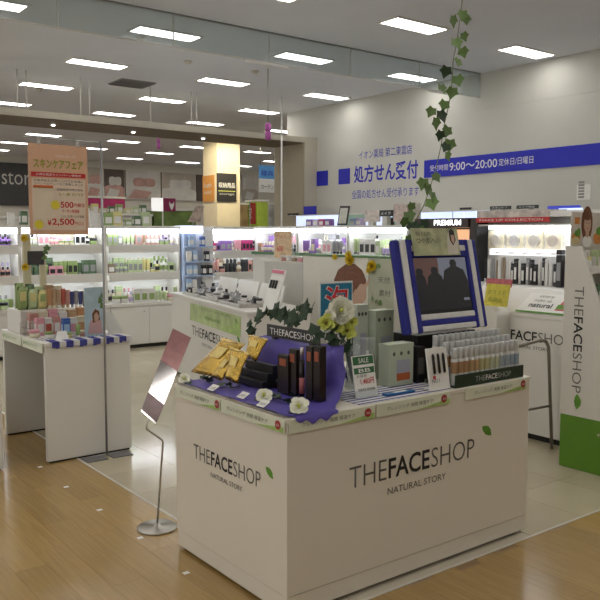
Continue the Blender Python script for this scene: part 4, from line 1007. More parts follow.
flat('banner_print', [Vector((bq[0].x, bq[0].y, .665))+fn*.003, Vector((bq[1].x, bq[1].y, .665))+fn*.003, Vector((bq[1].x, bq[1].y, .80))+fn*.003], fn, m_strg, t, .001)
q = bn[0].lerp(bn[1], .22)
text('lettering', 'ナチュラルストーリー スキンケア', Vector((q.x, q.y, .80))+fn*.003, xdv, Z, (bn[1]-bn[0]).length*.62, .025, m_inkg, t)
text('lettering', 'natural', Vector((q.x, q.y, .72))+fn*.003+xdv*.2, xdv, Z, (bn[1]-bn[0]).length*.3, .04, m_leafg, t)
leaf_emblem(Vector((bn[1].x, bn[1].y, .79))-xdv*.10+fn*.004, xdv, Z, .04, t)
lg = plane_pt(192, 331, .001); lg2 = plane_pt(233, 344, .001)
logo(Vector((lg.x, lg.y, .515)), xdv, Z, (lg2-lg).length, .095, t)
# glass trays and testers on the counter
for k in range(3):
    x0 = .35+.62*k
    s = thing('tester_tray', f'silver tester tray with make-up on the long white counter, {ORD[2-k]} from left', 'tray', lw(x0+.28, -.22, .90), ang, 'tester trays')
    lbox('tray_bed', x0, x0+.56, -.42, -.06, .9005, .925, m_steel, s, .003)
    b = NB(); bm_prism(b, [lw(x0, -.45, .9005), lw(x0+.56, -.45, .9005), lw(x0+.56, -.50, 1.08), lw(x0, -.50, 1.08)], lw(0, -.012, 0)-lw(0, 0, 0)); part('back_board', b, m_lam2, s)
    R = random.Random(30+k)
    for i in range(7):
        for j in range(2):
            xx = x0+.05+i*.077; yy = -.12-j*.15; p = lw(xx, yy, .926)
            kd, c = R.choice((('palette', 'black'), ('palette', 'white'), ('jar', 'black'), ('bottle', 'grey'), ('jar', 'white'), ('palette', 'grey')))
            pack(kd, c, R.choice(('black', 'grey', 'white', 'grey')), p.x, p.y, .9255, .055, .055, .05 if kd != 'bottle' else .11, ang+math.pi, f'{c} tester {KN[kd][1]}, {ORD[6-i]} from left, {("front", "back")[j]} row of the {ORD[2-k]} tester tray', 'testers on the long white counter')
# card boards on the right end of it
for k, (pp, lb) in enumerate((((254, 268, 263, 300), 'upright white tester board with three dark swatches'), ((193, 199, 236, 250), None))):
    if lb is None: continue
    c0 = lw(.16, -.30, .90); t2 = thing('tester_board', lb, 'board', c0, ang)
    b = NB(); bm_prism(b, [lw(.30, -.26, .9005), lw(.02, -.26, .9005), lw(.02, -.36, 1.24), lw(.30, -.36, 1.24)], lw(0, -.012, 0)-lw(0, 0, 0)); part('board', b, m_paper, t2)
    for i in range(3):
        b = NB(); s0 = lw(.24-.06*i, -.306, 1.08); bm_tube(b, [s0, s0+Z*.07+(lw(0, -.02, 0)-lw(0, 0, 0))], .012, 6); part('swatch', b, m_black, t2)
    flat('header', [lw(.29, -.346, 1.21), lw(.03, -.346, 1.21), lw(.03, -.352, 1.238), lw(.29, -.352, 1.238)], fn, mat('pink header', (.62, .12, .22), .5, noise=.05), t2, .002)

# ------------------------------------------------------------------ white board with woman picture
bx = 4.86
t = thing('picture_partition', 'white partition with a woman wearing yellow flowers behind the cartons', 'partition', (bx+.2, 5.7, 0))
b = NB(); bm_box(b, bx, bx+.30, 4.98, 6.32, 0, 1.33, .003); part('board', b, mat('partition white', (.70, .68, .60), .5, noise=.02), t)
boxpart('cap', bx-.006, bx+.30, 4.98, 6.32, 1.331, 1.35, mat('green cap', (.10, .20, .08), .5, noise=.05), t)
def wf(name, pts, m, d, par=None): return flat(name, [onx(x, y, bx-d) for x, y in pts], -X, m, par or t, .0008)
wf('picture', [(368, 330), (368, 258), (394, 258.5), (394, 330)], mat('sage print', (.42, .44, .33), .5, noise=.1, nscale=5), .001)
wf('print', [(335, 293), (334, 280), (338, 270), (346, 264), (355, 264), (362, 270), (366, 280), (365, 292), (359, 300), (350, 298), (340, 300)], m_hair, .002)
wf('print', [(345, 330), (347, 312), (355, 303), (364, 305), (366, 330)], m_skin, .003)
wf('print', [(354, 307), (352, 296), (356, 287), (361, 283), (366, 286), (366, 298), (361, 305)], m_skin, .004)
wf('print', [(359, 289), (367, 282), (370, 276), (369, 284), (362, 292)], m_skin, .005)
wf('print', [(354, 285), (349, 275), (356, 269), (364, 274), (366, 283), (360, 284), (356, 290)], m_hair, .006)
for px, py, r_ in ((350, 260, .05), (349, 255, .04), (372, 266, .05), (335, 257, .03), (369, 270, .035)):
    flower(onx(px, py, bx-.012), r_, m_sunf, None, None, face=Vector((-1, -.2, .1)), parent=t)
for px, py in ((372, 274), (378, 268), (371, 300), (375, 303), (380, 305)): put_leaf(t, onx(px, py, bx-.015), .05, False, (1.4, 0, -1.57+random.uniform(-.6, .6)))
text('lettering', '天然', onx(378, 283, bx-.002), -Y, Z, .16, .06, m_inkg, t); text('lettering', '素材', onx(379, 296, bx-.002), -Y, Z, .15, .06, m_inkg, t)
t = thing('frosted_partition', 'grey frosted side partition left of the woman picture board', 'partition', (bx+.14, 6.67, 0))
b = NB(); bm_box(b, bx, bx+.28, 6.325, 7.02, 0, 1.24, .003); part('panel', b, m_frost, t)
boxpart('cap', bx-.004, bx+.285, 6.325, 7.02, 1.241, 1.26, m_edge, t)
for k, (y, c) in enumerate(((6.42, 'cream'), (6.52, 'pink'), (6.62, 'brown'), (6.72, 'white'), (6.82, 'rose'))):
    pack('jar', c, 'white', bx+.12, y, 1.2605, .07, .07, .06, 0, f'{c} jar on the grey partition, {ORD[4-k]} from left', 'jars on the grey partition')
a = onx(275, 262, bx+.2); cc = onx(292, 228, bx+.2)
t = thing('framed_price_sign', 'orange printed price sign in a clear frame above the grey partition', 'sign', (bx+.2, (a.y+cc.y)/2, 1.26))
boxpart('frame', bx+.195, bx+.205, cc.y-.02, a.y+.02, 1.2605, 1.60, m_clear, t)
boxpart('sheet', bx+.192, bx+.195, cc.y, a.y, 1.285, 1.585, mat('pale orange print', (.62, .44, .26), .5, noise=.2, nscale=20), t)
text('lettering', '600', (bx+.1915, a.y-.05, 1.36), -Y, Z, .12, .06, m_red, t, .01); text('lettering', 'プライス', (bx+.1915, a.y-.03, 1.50), -Y, Z, .18, .045, m_orange, t, .01)

# ------------------------------------------------------------------ gondola G2, parallel to the wall
def gondola_x(y0, y1, xf, label, zs, top, seed, cols, place_txt, grp, depth=.5, green=False):
    t = thing('gondola_shelf', label, 'shelf unit', (xf+depth/2, (y0+y1)/2, 0), group='lit white gondola shelves')
    b = NB(); bm_box(b, xf+.02, xf+depth, y0+.003, y1-.003, 0, zs[0]-.03, .003); part('base_cabinet', b, m_lam2, t)
    boxpart('back_panel', xf+depth-.02, xf+depth, y0+.003, y1-.003, zs[0]-.03, top-.03, m_white, t)
    for yy in (y0+.003, y1-.023): boxpart('upright', xf+.05, xf+depth-.02, yy, yy+.02, zs[0], top-.03, m_white, t)
    for z in zs:
        s = boxpart('shelf', xf, xf+depth-.021, y0+.024, y1-.024, z-.03, z, m_lam2, t)
        boxpart('price_rail', xf-.008, xf, y0+.003, y1-.003, z-.035, z+.004, mat('green rail', (.07, .17, .07), .5, noise=.1) if green else m_paper, s)
    s = boxpart('top_board', xf+.02, xf+depth, y0+.003, y1-.003, top-.03, top, m_lam2, t)
    boxpart('light_strip', xf+.025, xf+.08, y0+.03, y1-.03, top-.085, top-.031, m_strip, s)
    for k, z in enumerate(zs):
        shelf_row('x', y0+.04, y1-.04, xf+.04, z+.001, cols, f'on the lit shelf {place_txt}', grp, .08, .2, .05, .09, seed=seed*7+k, gap=.004, run=3)
        shelf_row('x', y0+.04, y1-.04, xf+.24, z+.001, cols, f'in the back row, shelf {place_txt}', grp, .16, .24, .06, .11, seed=seed*7+k+50, gap=.006, run=2, kinds=('carton', 'bottle'))
    return t
gondola_x(8.00, 8.98, 6.0, 'lit gondola behind the orange price sign', (1.31,), 1.655, 21, ['white', 'orange', 'purple', 'grey', 'pink'], 'behind the orange price sign', 'packs behind the price sign', green=True)
gondola_x(7.00, 7.98, 6.0, 'lit gondola with lilac packs above the woman picture', (1.31,), 1.655, 22, ['white', 'lilac', 'grey', 'white', 'purple'], 'above the woman picture', 'packs above the woman picture', green=True)
gondola_x(6.00, 6.98, 6.0, 'lit gondola with pale packs left of the hanging ivy', (1.31,), 1.655, 23, ['lilac', 'pink', 'white', 'pale green', 'purple'], 'beside the hanging ivy', 'packs left of the ivy', green=True)
# objects on its top
tz = 1.6555
def topsign(px0, px1, py0, py1, m, label, nm='shelf_sign', X_=6.2, txt=None, tm=None, base=tz):
    a = onx(px0, py1, X_); c = onx(px1, py0, X_)
    t = thing(nm, label, 'sign', (X_, (a.y+c.y)/2, base), group='small signs on the gondolas')
    z0 = max(base+.012, a.z)
    boxpart('board', X_-.01, X_+.01, c.y, a.y, z0, max(c.z, z0+.03), m, t)
    boxpart('foot', X_-.03, X_+.03, (a.y+c.y)/2-.04, (a.y+c.y)/2+.04, base+.0005, z0, m_frost, t)
    if txt: text('lettering', txt, (X_-.0105, a.y-(a.y-c.y)*.12, z0+(max(c.z, z0+.03)-z0)*.25), -Y, Z, (a.y-c.y)*.76, (max(c.z, z0+.03)-z0)*.5, tm or m_white, t)
    return t
m_lit = mat('blue white lit header', (.62, .72, 1), .5, emit=.85)
m_litb = mat('lit blue header', (.05, .07, .6), .4, emit=.25)
topsign(380, 393, 210, 216.5, m_black, 'small black shelf sign right of the pale photo cards', txt='メイク')
topsign(365, 380, 210, 222, mat('pale photo card', (.62, .55, .50), .5, noise=.25, nscale=25), 'pale pink photo card on the gondola top')
topsign(394, 408, 204, 222, mat('warm photo card', (.52, .42, .38), .5, noise=.3, nscale=25), 'warm photo card on the gondola top beside the ivy')
topsign(396, 420, 203, 222, mat('beige photo card', (.50, .48, .42), .5, noise=.2, nscale=15), 'large beige card partly behind the hanging ivy', X_=6.3)
t = thing('framed_clipboard', 'tilted black framed clipboard standing on the gondola', 'clipboard', onx(343, 226, 6.15))
cs = [onx(337, 224, 6.15), onx(346.5, 224, 6.15), onx(349.5, 206, 6.15), onx(340, 206, 6.15)]
cs[0].z = cs[1].z = tz+.004
b = NB(); bm_prism(b, cs, (.012, 0, 0)); part('frame', b, m_black, t)
ctr = sum(cs, Vector())/4
b = NB(); bm_prism(b, [ctr.lerp(q, .8)-X*.001 for q in cs], (-.002, 0, 0)); part('sheet', b, mat('clipboard sheet', (.55, .54, .48), .5, noise=.2, nscale=30), t)
for k, (p0, p1, c) in enumerate(((308, 314, 'purple'), (315, 320, 'lilac'), (321, 326, 'magenta'), (327, 332, 'purple'), (352, 357, 'light blue'), (358, 363, 'lilac'), (388, 392, 'black'))):
    a = onx(p0, 222, 6.3); cc = onx(p1, 222, 6.3)
    pack('carton', c, 'white', 6.3, (a.y+cc.y)/2, tz, a.y-cc.y, .08, .09, -math.pi/2, f'{c} carton on top of the lit gondola, {ORD[k]} from left', 'cartons on the wall side gondola')
# lit wall gondola behind (against the right wall)
for k, (y0, y1, lb) in enumerate(((8.6, 10.3, 'tall wall gondola with lit header below the two blue squares'), (6.9, 8.58, 'tall wall gondola with lit header below the blue lettering'), (6.25, 6.88, 'tall wall gondola with lit header below the blue band'))):
    t = thing('wall_gondola', lb, 'shelf unit', (8.0, (y0+y1)/2, 0), group='wall gondolas')
    b = NB(); bm_box(b, 7.75, 8.285, y0+.003, y1-.003, 0, 1.67, .004); part('body', b, m_lam2, t)
    boxpart('top_cap', 7.75, 8.285, y0+.003, y1-.003, 1.85, 1.865, m_lam2, t)
    n = 3; wd = (y1-y0)/n
    for i in range(n):
        boxpart('lit_header', 7.76, 7.80, y0+wd*i+.02, y0+wd*(i+1)-.02, 1.671, 1.849, m_lit if (k, i) not in ((0, 0), (1, 1)) else mat('pale green header', (.35, .52, .42), .5, noise=.1), t)
    boxpart('header_back', 7.801, 8.285, y0+.003, y1-.003, 1.671, 1.849, m_lam2, t)
for k, (p0, p1, y0, y1, m, lb) in enumerate(((288, 298, 218, 223, m_black, 'small black sign on the wall gondola by the portal'), (304, 316, 206, 217, m_blue, 'dark blue card standing on the wall gondola near the portal'), (460, 471, 211, 217, m_black, 'small black sign above the premium case'))):
    topsign(p0, p1, y0, y1, m, lb, X_=7.95, base=1.8655)

# ------------------------------------------------------------------ make-up wall on the right (faces -X)
t = thing('makeup_counter', 'white make-up counter with shop lettering right of the television', 'counter', (5.3, 3.75, 0))
fy0, fy1 = 3.02, 4.50
b = NB(); bm_box(b, 4.86, 5.90, fy0, fy1, .05, .93, .004); part('body', b, m_lam2, t)
boxpart('kick_plate', 4.90, 5.88, fy0+.02, fy1-.02, 0, .05, m_dark, t)
b = NB(); bm_prism(b, [(4.855, fy0, .931), (5.34, fy0, .931), (5.34, fy0, 1.13), (5.08, fy0, 1.13), (4.855, fy0, .955)], (0, fy1-fy0, 0)); part('sloped_top', b, m_lam2, t)
lgp = onx(566, 346, 4.858)
logo((4.858, 3.90, onx(512, 339, 4.858).z), -Y, Z, .73, .075, t, leaf=False)
def slope(y, u_, d=.002): return Vector((4.855+.225*u_, y, .955+.175*u_+d))
ud_ = Vector((.225, 0, .175)).normalized(); sn = Vector((-.175, 0, .225)).normalized()
cs = [onx(519, 311, 4.9), onx(563, 317, 4.9), onx(566, 297, 5.2), onx(528, 294, 5.2)]
yl, yr = 3.66, 3.12
b = NB(); bm_prism(b, [slope(yl, .06), slope(yr, .06), slope(yr-.02, .80), slope(yl-.02, .80)], sn*.006); part('info_card', b, m_paper, t)
b = NB(); bm_prism(b, [slope(yl, .04)+sn*.006, slope(yr, .04)+sn*.006, slope(yr, .10)+sn*.006, slope(yl, .10)+sn*.006], sn*.002); part('card_edge', b, m_leafg, t)
b = NB(); bm_prism(b, [slope(yr+.22, .2)+sn*.006, slope(yr+.03, .2)+sn*.006, slope(yr+.01, .72)+sn*.006, slope(yr+.19, .72)+sn*.006], sn*.002); part('red_card', b, mat('rose red print', (.55, .10, .12), .5, noise=.25, nscale=40), t)
text('lettering', 'natural', slope(yl-.08, .25)+sn*.007, -Y, ud_, .20, .05, m_ink, t, .02); text('lettering', 'make up', slope(yl-.10, .45)+sn*.007, -Y, ud_, .15, .035, m_inkg, t); text('lettering', 'story', slope(yl-.12, .62)+sn*.007, -Y, ud_, .13, .03, m_inkg, t)
flat('print', [slope(yl-.32, .25)+sn*.007, slope(yl-.38, .25)+sn*.007, slope(yl-.38, .42)+sn*.007, slope(yl-.32, .42)+sn*.007], sn, m_leafg, t)
t = thing('makeup_wall', 'brightly lit make-up display wall with red striped header', 'shelf unit', (5.6, 3.85, 0), group=None)
Xb = 5.42
boxpart('back_panel', 5.56, 5.60, fy0, 4.52, 1.131, 1.696, mat('display white', (.74, .73, .70), .5, noise=.03), t)
boxpart('support', 5.345, 5.60, fy0, 4.52, .931, 1.13, m_lam2, t)
boxpart('header', 5.40, 5.60, 3.75, 4.50, 1.697, 1.757, mat('header photos', (.56, .50, .46), .5, noise=.35, nscale=16), t)
boxpart('header_stripe', 5.392, 5.40, 3.75, 4.50, 1.655, 1.696, m_red, t)
text('lettering', 'MAKE UP COLLECTION', (5.3915, 4.46, 1.667), -Y, Z, .65, .018, m_white, t)
boxpart('side_panel', 5.40, 5.60, fy0-.02, fy0, 1.131, 1.696, m_white, t); boxpart('side_panel', 5.40, 5.60, 4.50, 4.52, 1.131, 1.696, m_black, t)
boxpart('header_back', 5.40, 5.60, fy0, 3.75, 1.697, 1.745, m_lit if False else m_white, t)
for y0, y1 in ((4.02, 4.40), (3.80, 3.99), (3.42, 3.77), (3.05, 3.39)): boxpart('light_strip', 5.44, 5.47, y0, y1, 1.60, 1.625, m_strip, t)
boxpart('shelf', 5.42, 5.559, fy0+.001, 4.499, 1.626, 1.640, m_white, t)
s = boxpart('lit_rail', 5.41, 5.559, fy0+.001, 4.36, 1.375, 1.43, mat('lit price rail', (.9, .9, .92), .5, emit=.75), t)
for k in range(9): text('lettering', '780円', (5.409, 4.30-.14*k, 1.385), -Y, Z, .06, .018, m_ink, s)
for k, (y0, y1, c) in enumerate(((4.28, 4.44, 'cream'), (4.08, 4.24, 'white'), (3.88, 4.04, 'cream'), (3.70, 3.85, 'tan'))):
    sub = thing('swatch_plate', f'round {c} face powder disc on the lit make-up wall, {ORD[k]} from left', 'swatch', (5.50, (y0+y1)/2, 1.4305), group='powder discs')
    boxpart('plate', 5.49, 5.51, y0, y1, 1.4305, 1.585, pm('cream'), sub)
    b = NB(); bm_lathe(b, [(.055, 0), (.055, .01), (.045, .012)], 18); b.transform(Matrix.Translation((5.489, (y0+y1)/2, 1.50)) @ Matrix.Rotation(-math.pi/2, 4, 'Y')); part('disc', b, mat('powder '+c, {'cream': (.50, .46, .40), 'white': (.46, .44, .41), 'tan': (.46, .40, .33)}[c], .5, noise=.15), sub)
R = random.Random(9); y = 4.44; k = 0
while y > 3.10:
    c = R.choice(('black', 'grey', 'white', 'black', 'grey', 'brown', 'white')); h_ = R.uniform(.17, .23); w_ = R.uniform(.020, .034)
    pack('tube' if R.random() < .35 else 'carton', c, 'white', 5.46, y, 1.1315, w_, .03, h_, -math.pi/2, f'slim {c} make-up pack, {ORD[k]} from left on the lit make-up wall', 'slim packs on the make-up wall')
    y -= w_+R.uniform(.006, .018); k += 1
pack('carton', 'black', 'grey', 5.385, 3.63, 1.1315, .05, .05, .30, -math.pi/2, 'tall black case at the right end of the make-up wall', 'tall cases on make-up wall')
for k, (p0, p1, y0, y1, m, lb, tx) in enumerate(((490.5, 510.5, 207.5, 213.5, mat('slate sign', (.05, .06, .06), .5, noise=.05), 'grey shelf sign above the red header, left of two', 'スキンケア'), (517, 538, 206, 212.5, MATS['slate sign'], 'grey shelf sign above the red header, right of two', 'メイク用品'))):
    topsign(p0, p1, y0, y1, m, lb, X_=5.5, base=1.7575, txt=tx)
t = topsign(548, 580, 206.5, 213.5, m_litb, 'glowing blue sign above the right end of the make-up wall', X_=5.55, base=1.7455)
a = onx(556, 211, 5.5); boxpart('lit_text', 5.536, 5.539, a.y-.22, a.y, a.z, a.z+.022, m_lit, t)
# premium case
t = thing('premium_case', 'dark brown premium case with glowing orange panel', 'display case', (5.6, 4.88, 0))
m_dbr = mat('dark brown laminate', (.030, .016, .012), .3, noise=.1)
b = NB(); bm_box(b, 5.42, 5.90, 4.525, 4.60, 0, 1.70, .003); part('side_post', b, m_dbr, t)
b = NB(); bm_box(b, 5.42, 5.90, 5.20, 5.28, 0, 1.70, .003); part('side_post', b, m_dbr, t)
boxpart('header', 5.40, 5.90, 4.601, 5.199, 1.615, 1.70, m_dbr, t); boxpart('back_panel', 5.86, 5.90, 4.601, 5.199, 0, 1.614, m_dbr, t)
boxpart('counter', 5.42, 5.859, 4.601, 5.199, 0, 1.0, m_dbr, t)
boxpart('orange_panel', 5.80, 5.859, 4.66, 5.15, 1.45, 1.60, mat('lit orange panel', (.95, .52, .28), .5, emit=.8), t)
lp = onx(434, 231, 5.4); rp = onx(461, 229, 5.4)
text('lettering', 'PREMIUM', (5.399, lp.y, 1.635), -Y, Z, lp.y-rp.y, .05, mat('glowing letters', (1, 1, 1), .5, emit=2.0), t, .02)

# rounded counter in front, yellow sign, tube rail
t = thing('rounded_counter', 'white rounded tester counter between television and make-up counter', 'counter', (4.7, 3.95, 0))
b = NB(); ya, yb_, zt, r_ = 3.705, 4.45, 1.00, .08
prof = [(yb_, 0), (yb_, zt)] + [(ya+r_-r_*math.sin(a_), zt-r_+r_*math.cos(a_)) for a_ in [k*math.pi/12 for k in range(7)]] + [(ya, 0)]
bm_prism(b, [(4.70, y, z) for y, z in prof], (.155, 0, 0)); part('panel', b, mat('rounded panel white', (.66, .64, .58), .4, noise=.02), t)
a = onx(485, 305, 4.80); c = onx(509, 279, 4.80)
t = thing('yellow_sign', 'yellow price sign with red header on the rounded counter', 'sign', (4.80, (a.y+c.y)/2, 1.0))
b = NB(); bm_prism(b, [(4.78, a.y, 1.001), (4.78, c.y, 1.001), (4.82, c.y, 1.17), (4.82, a.y, 1.17)], (.006, 0, 0)); part('sheet', b, mat('yellow print', (.60, .52, .06), .5, noise=.15, nscale=30), t)
b = NB(); bm_prism(b, [(4.818, a.y+.01, 1.15), (4.818, c.y-.01, 1.15), (4.83, c.y-.01, 1.21), (4.83, a.y+.01, 1.21)], (.004, 0, 0)); part('header', b, mat('pinkish red print', (.50, .12, .14), .5, noise=.3, nscale=40), t)
text('lettering', 'おすすめ', (4.800, a.y-.03, 1.09), -Y, Vector((.23, 0, 1)), (a.y-c.y)*.75, .035, m_olive, t); text('lettering', '新商品', (4.785, a.y-.04, 1.03), -Y, Vector((.23, 0, 1)), (a.y-c.y)*.6, .04, m_olive, t)
t = thing('tube_rail', 'bent grey metal tube rail standing beside the white counter', 'rail', (4.6, 3.25, 0))
f0 = onx(552, 442, 4.79); f0.z = 0; top_ = onx(548.5, 347, 4.79)
ry = top_.y; q3 = ony(541, 340, ry); q2 = ony(546, 341.5, ry); q4 = ony(500, 351, ry)
b = NB(); bm_tube(b, [f0, top_, q2, q3, q4], .012, 10); part('rail', b, mat('dull tube metal', (.28, .25, .21), .35, .8, noise=.05), t)
q5 = ony(549, 404.5, ry); q6 = ony(505, 398, ry); q6.z = q5.z
b = NB(); bm_tube(b, [f0.lerp(top_, q5.z/top_.z), Vector((q6.x, ry, q5.z))], .009, 8); part('crossbar', b, MATS['dull tube metal'], t)
b = NB(); bm_tube(b, [Vector((q4.x, ry, q4.z)), Vector((q4.x, ry, 0))], .012, 8); part('rail', b, MATS['dull tube metal'], t)

# ------------------------------------------------------------------ right display stand
t = thing('display_stand', 'tall white and green display stand with vertical shop lettering', 'display stand', (4.8, 2.7, 0))
SX = 4.48; W = .62
pf = [(2.985, 0), (2.985, 1.475), (2.865, 1.475), (2.60, .80), (2.42, .357), (2.36, .357), (2.36, 0)]
m_std = mat('stand white', (.66, .64, .58), .45, noise=.02)
for xx in (SX, SX+W-.02):
    up = [(2.985, .3575), (2.985, 1.475), (2.865, 1.475), (2.58, .72), (2.44, .3575)]
    b = NB(); bm_prism(b, [(xx, y, z) for y, z in up], (.02, 0, 0)); part('side_panel', b, m_std, t)
b = NB(); bm_box(b, SX, SX+W, 2.36, 2.985, .002, .357, .002); part('base', b, m_green, t)
boxpart('back_panel', SX+.021, SX+W-.021, 2.965, 2.985, .358, 1.475, m_std, t)
logo((SX, 2.905, 1.215), -Z, -Y, .70, .066, t, sub=False, leaf=False)
leaf_emblem((SX, 2.865, .455), Vector((0, -.6, -.8)), Vector((0, -.8, .6)), .068, t)
flat('screw', ell((SX, 2.70, .265), -Y, Z, .008, .008, 10), -X, m_silv, t, .002)
for k, z in enumerate((.62, .86, 1.10, 1.32)):
    yf = 2.865-(1.475-z)*.378
    s = boxpart('shelf', SX+.021, SX+W-.021, yf+.012, 2.964, z-.012, z, m_std, t)
    boxpart('price_rail', SX+.021, SX+W-.021, yf+.004, yf+.012, z-.02, z+.03, m_paper if k % 2 else mat('pink rail', (.6, .34, .34), .5, noise=.1), s)
    for i in range(5):
        c = (('red', 'dark green', 'white'), ('green', 'brown', 'cream'), ('dark green', 'black', 'pale green'), ('yellow', 'pale green', 'yellow'))[k][i % 3]
        pack('carton' if (i+k) % 3 else 'bottle', c, 'white', SX+.085+.112*i, yf+.07, z+.001, .08 if (i+k) % 3 else .055, .055, .13, 0, f'{c} pack, {ORD[i]} from left, {ORD[k]} shelf up on the tall display stand', 'packs on the tall display stand')
# header picture
hd = thing('header_picture', 'curved header picture with a woman and fruit atop the display stand', 'picture', (4.8, 2.95, 1.475))
y_ = 2.95; p0 = ony(566, 248, y_); 
x0 = SX+.01; x1 = SX+W; z0, z1 = 1.476, 1.70
b = NB(); bm_box(b, x0, x1, y_, y_+.01, z0, z1, .002); part('board', b, mat('header cream', (.60, .55, .48), .5, noise=.08, nscale=10), hd)
hx = .17
m_oran = mat('fruit orange', (.58, .22, .04), .5, noise=.2, nscale=30)
def hf(cx, cz, a_, b_, m, d, n=18): return flat('print', ell((x0+cx, y_-d, z0+cz), X, Z, a_, b_, n), -Y, m, hd, .0008)
b = NB(); bm_prism(b, ell((x0+hx, y_-.004, z0+.15), X, Z, .062, .115), (0, .004, 0)); part('figure_cutout', b, m_hair, hd)
hf(hx, .145, .040, .060, m_skin, .0052); hf(hx, .03, .055, .04, m_paper, .0056); hf(hx, .09, .02, .035, m_skin, .0060)
hf(hx-.005, .20, .045, .03, m_hair, .0066)
for sx_ in (-.014, .014): hf(hx+sx_, .152, .006, .003, m_ink, .0070, 8)
hf(hx, .118, .009, .004, m_red, .0070, 8)
flat('print', [(x0+.03, y_-.001, z0+.145), (x0+.085, y_-.001, z0+.145), (x0+.085, y_-.001, z0+.19), (x0+.03, y_-.001, z0+.19)], -Y, m_oran, hd)
hf(.05, .06, .05, .03, m_oran, .001); hf(.045, .035, .045, .025, mat('fruit cream', (.60, .50, .25), .5, noise=.2), .002); hf(.075, .09, .02, .03, m_leafg, .003); hf(.05, .085, .025, .02, m_leafg, .004); hf(.30, .05, .05, .04, m_oran, .001); hf(.33, .1, .05, .03, m_leafg, .002); hf(.48, .08, .07, .06, m_pety, .001)

# ================================================================== NEXT SHOP, FAR BACK
m_store = mat('charcoal fascia', (.045, .045, .045), .6, noise=.1)
yb = 21.93
t = thing('store_fascia', 'charcoal shop fascia with pale lettering on the far wall', 'sign', (6.8, yb, 2.3))
a = ony(-6, 205, yb); c = ony(51, 165, yb)
boxpart('board', a.x, c.x, yb, yb+.06, a.z, c.z, m_store, t)
p = ony(2, 184, yb-.01); q = ony(38, 184, yb-.01); text('lettering', 'store', (p.x, yb, p.z), X, Z, (q.x-p.x), .33, m_frost, t, -.005)
m_bedw = mat('bed print white', (.60, .57, .52), .6, noise=.12, nscale=3); m_bedp = mat('bed print pink', (.50, .30, .25), .6, noise=.2, nscale=4); m_bedd = mat('bed print dark', (.10, .07, .055), .6, noise=.2, nscale=4)
m_bedb = mat('bed print beige', (.42, .37, .30), .6, noise=.15, nscale=3)
def bed(px0, px1, py0, py1, bgm, pillow, spread, label):
    a = ony(px0, py1, yb); c = ony(px1, py0, yb); w_ = c.x-a.x; h_ = c.z-a.z
    t = thing('bedding_poster', label, 'poster', (a.x+w_/2, yb, a.z), group='bedding posters on the far wall')
    s = boxpart('panel', a.x, c.x, yb, yb+.05, a.z, c.z, bgm, t)
    flat('print', [Vector((a.x+w_*u_, yb-.002, a.z+h_*v)) for u_, v in ((0, 0), (1, 0), (1, .35), (.7, .52), (.3, .48), (0, .40))], -Y, spread, t, .004)
    for cx in (.38, .68):
        flat('print', [Vector((a.x+w_*(cx+.17*math.copysign(abs(math.cos(q))**.6, math.cos(q))), yb-.007, a.z+h_*(.60+.15*math.copysign(abs(math.sin(q))**.6, math.sin(q))))) for q in [2*math.pi*k/16 for k in range(16)]], -Y, pillow, t, .004)
    flat('print', [Vector((a.x+w_*u_, yb-.012, a.z+h_*v)) for u_, v in ((.05, .03), (.6, .03), (.75, .28), (.25, .35))], -Y, pillow, t, .004)
bed(86, 104, 168, 197, m_bedb, m_bedp, m_bedw, 'far bedding poster with rosy pillows next to the sale poster')
bed(105, 124, 170, 198, m_bedd, m_bedw, m_bedp, 'far bedding poster with dark headboard and white pillows')
bed(126, 160, 172, 199, m_bedw, m_bedp, m_bedw, 'wide pale far bedding poster in the middle')
bed(162, 196, 174, 200, m_bedb, m_bedw, m_bedw, 'far bedding poster with big white duvet left of the pillar')
bed(197, 203, 175, 201, m_bedd, m_bedd, m_bedd, 'narrow dark far poster beside the pillar')
bed(243, 258, 176, 200, m_bedw, m_frost, m_bedb, 'grey and white far poster right of the pillar')
# pillar with two signs
N = Vector((9.1, 15.0, 0)); wp = ony(240, 170, 15.0).x-9.1; dp = onx(203, 170, 9.1).y-15.0
b = NB(); bm_box(b, N.x, N.x+wp, N.y, N.y+dp, 0, 3.699, .01)
solo('pillar', b, mat('pillar cream', (.72, .64, .46), .7, noise=.03), 'square cream pillar with orange and black signs in the far shop', 'pillar')
a = onx(203.5, 202, 9.09); c = onx(214, 175, 9.09)
t = thing('pillar_sign', 'orange sign on the left face of the pillar', 'sign', (9.08, (a.y+c.y)/2, a.z))
boxpart('board', 9.07, 9.095, c.y, a.y, a.z, c.z, mat('orange board', (.55, .25, .05), .5, noise=.05), t)
text('lettering', 'bath', (9.07, a.y-.06, a.z+.32), -Y, Z, .34, .11, m_bedw, t); text('lettering', 'toilet', (9.07, a.y-.06, a.z+.17), -Y, Z, .34, .09, m_bedw, t)
a = ony(217, 201, 14.98); c = ony(236, 174, 14.98)
t = thing('pillar_sign', 'black sign with white lettering on the right face of the pillar', 'sign', ((a.x+c.x)/2, 14.98, a.z))
boxpart('board', a.x, c.x, 14.965, 14.99, a.z, c.z, m_ink, t)
text('lettering', '収納用品', (a.x+.04, 14.964, a.z+.30), X, Z, c.x-a.x-.08, .12, m_white, t, .01); boxpart('line', a.x+.03, c.x-.03, 14.962, 14.965, a.z+.22, a.z+.235, m_pety, t); text('lettering', 'storage', (a.x+.06, 14.964, a.z+.13), X, Z, c.x-a.x-.12, .05, m_frost, t)
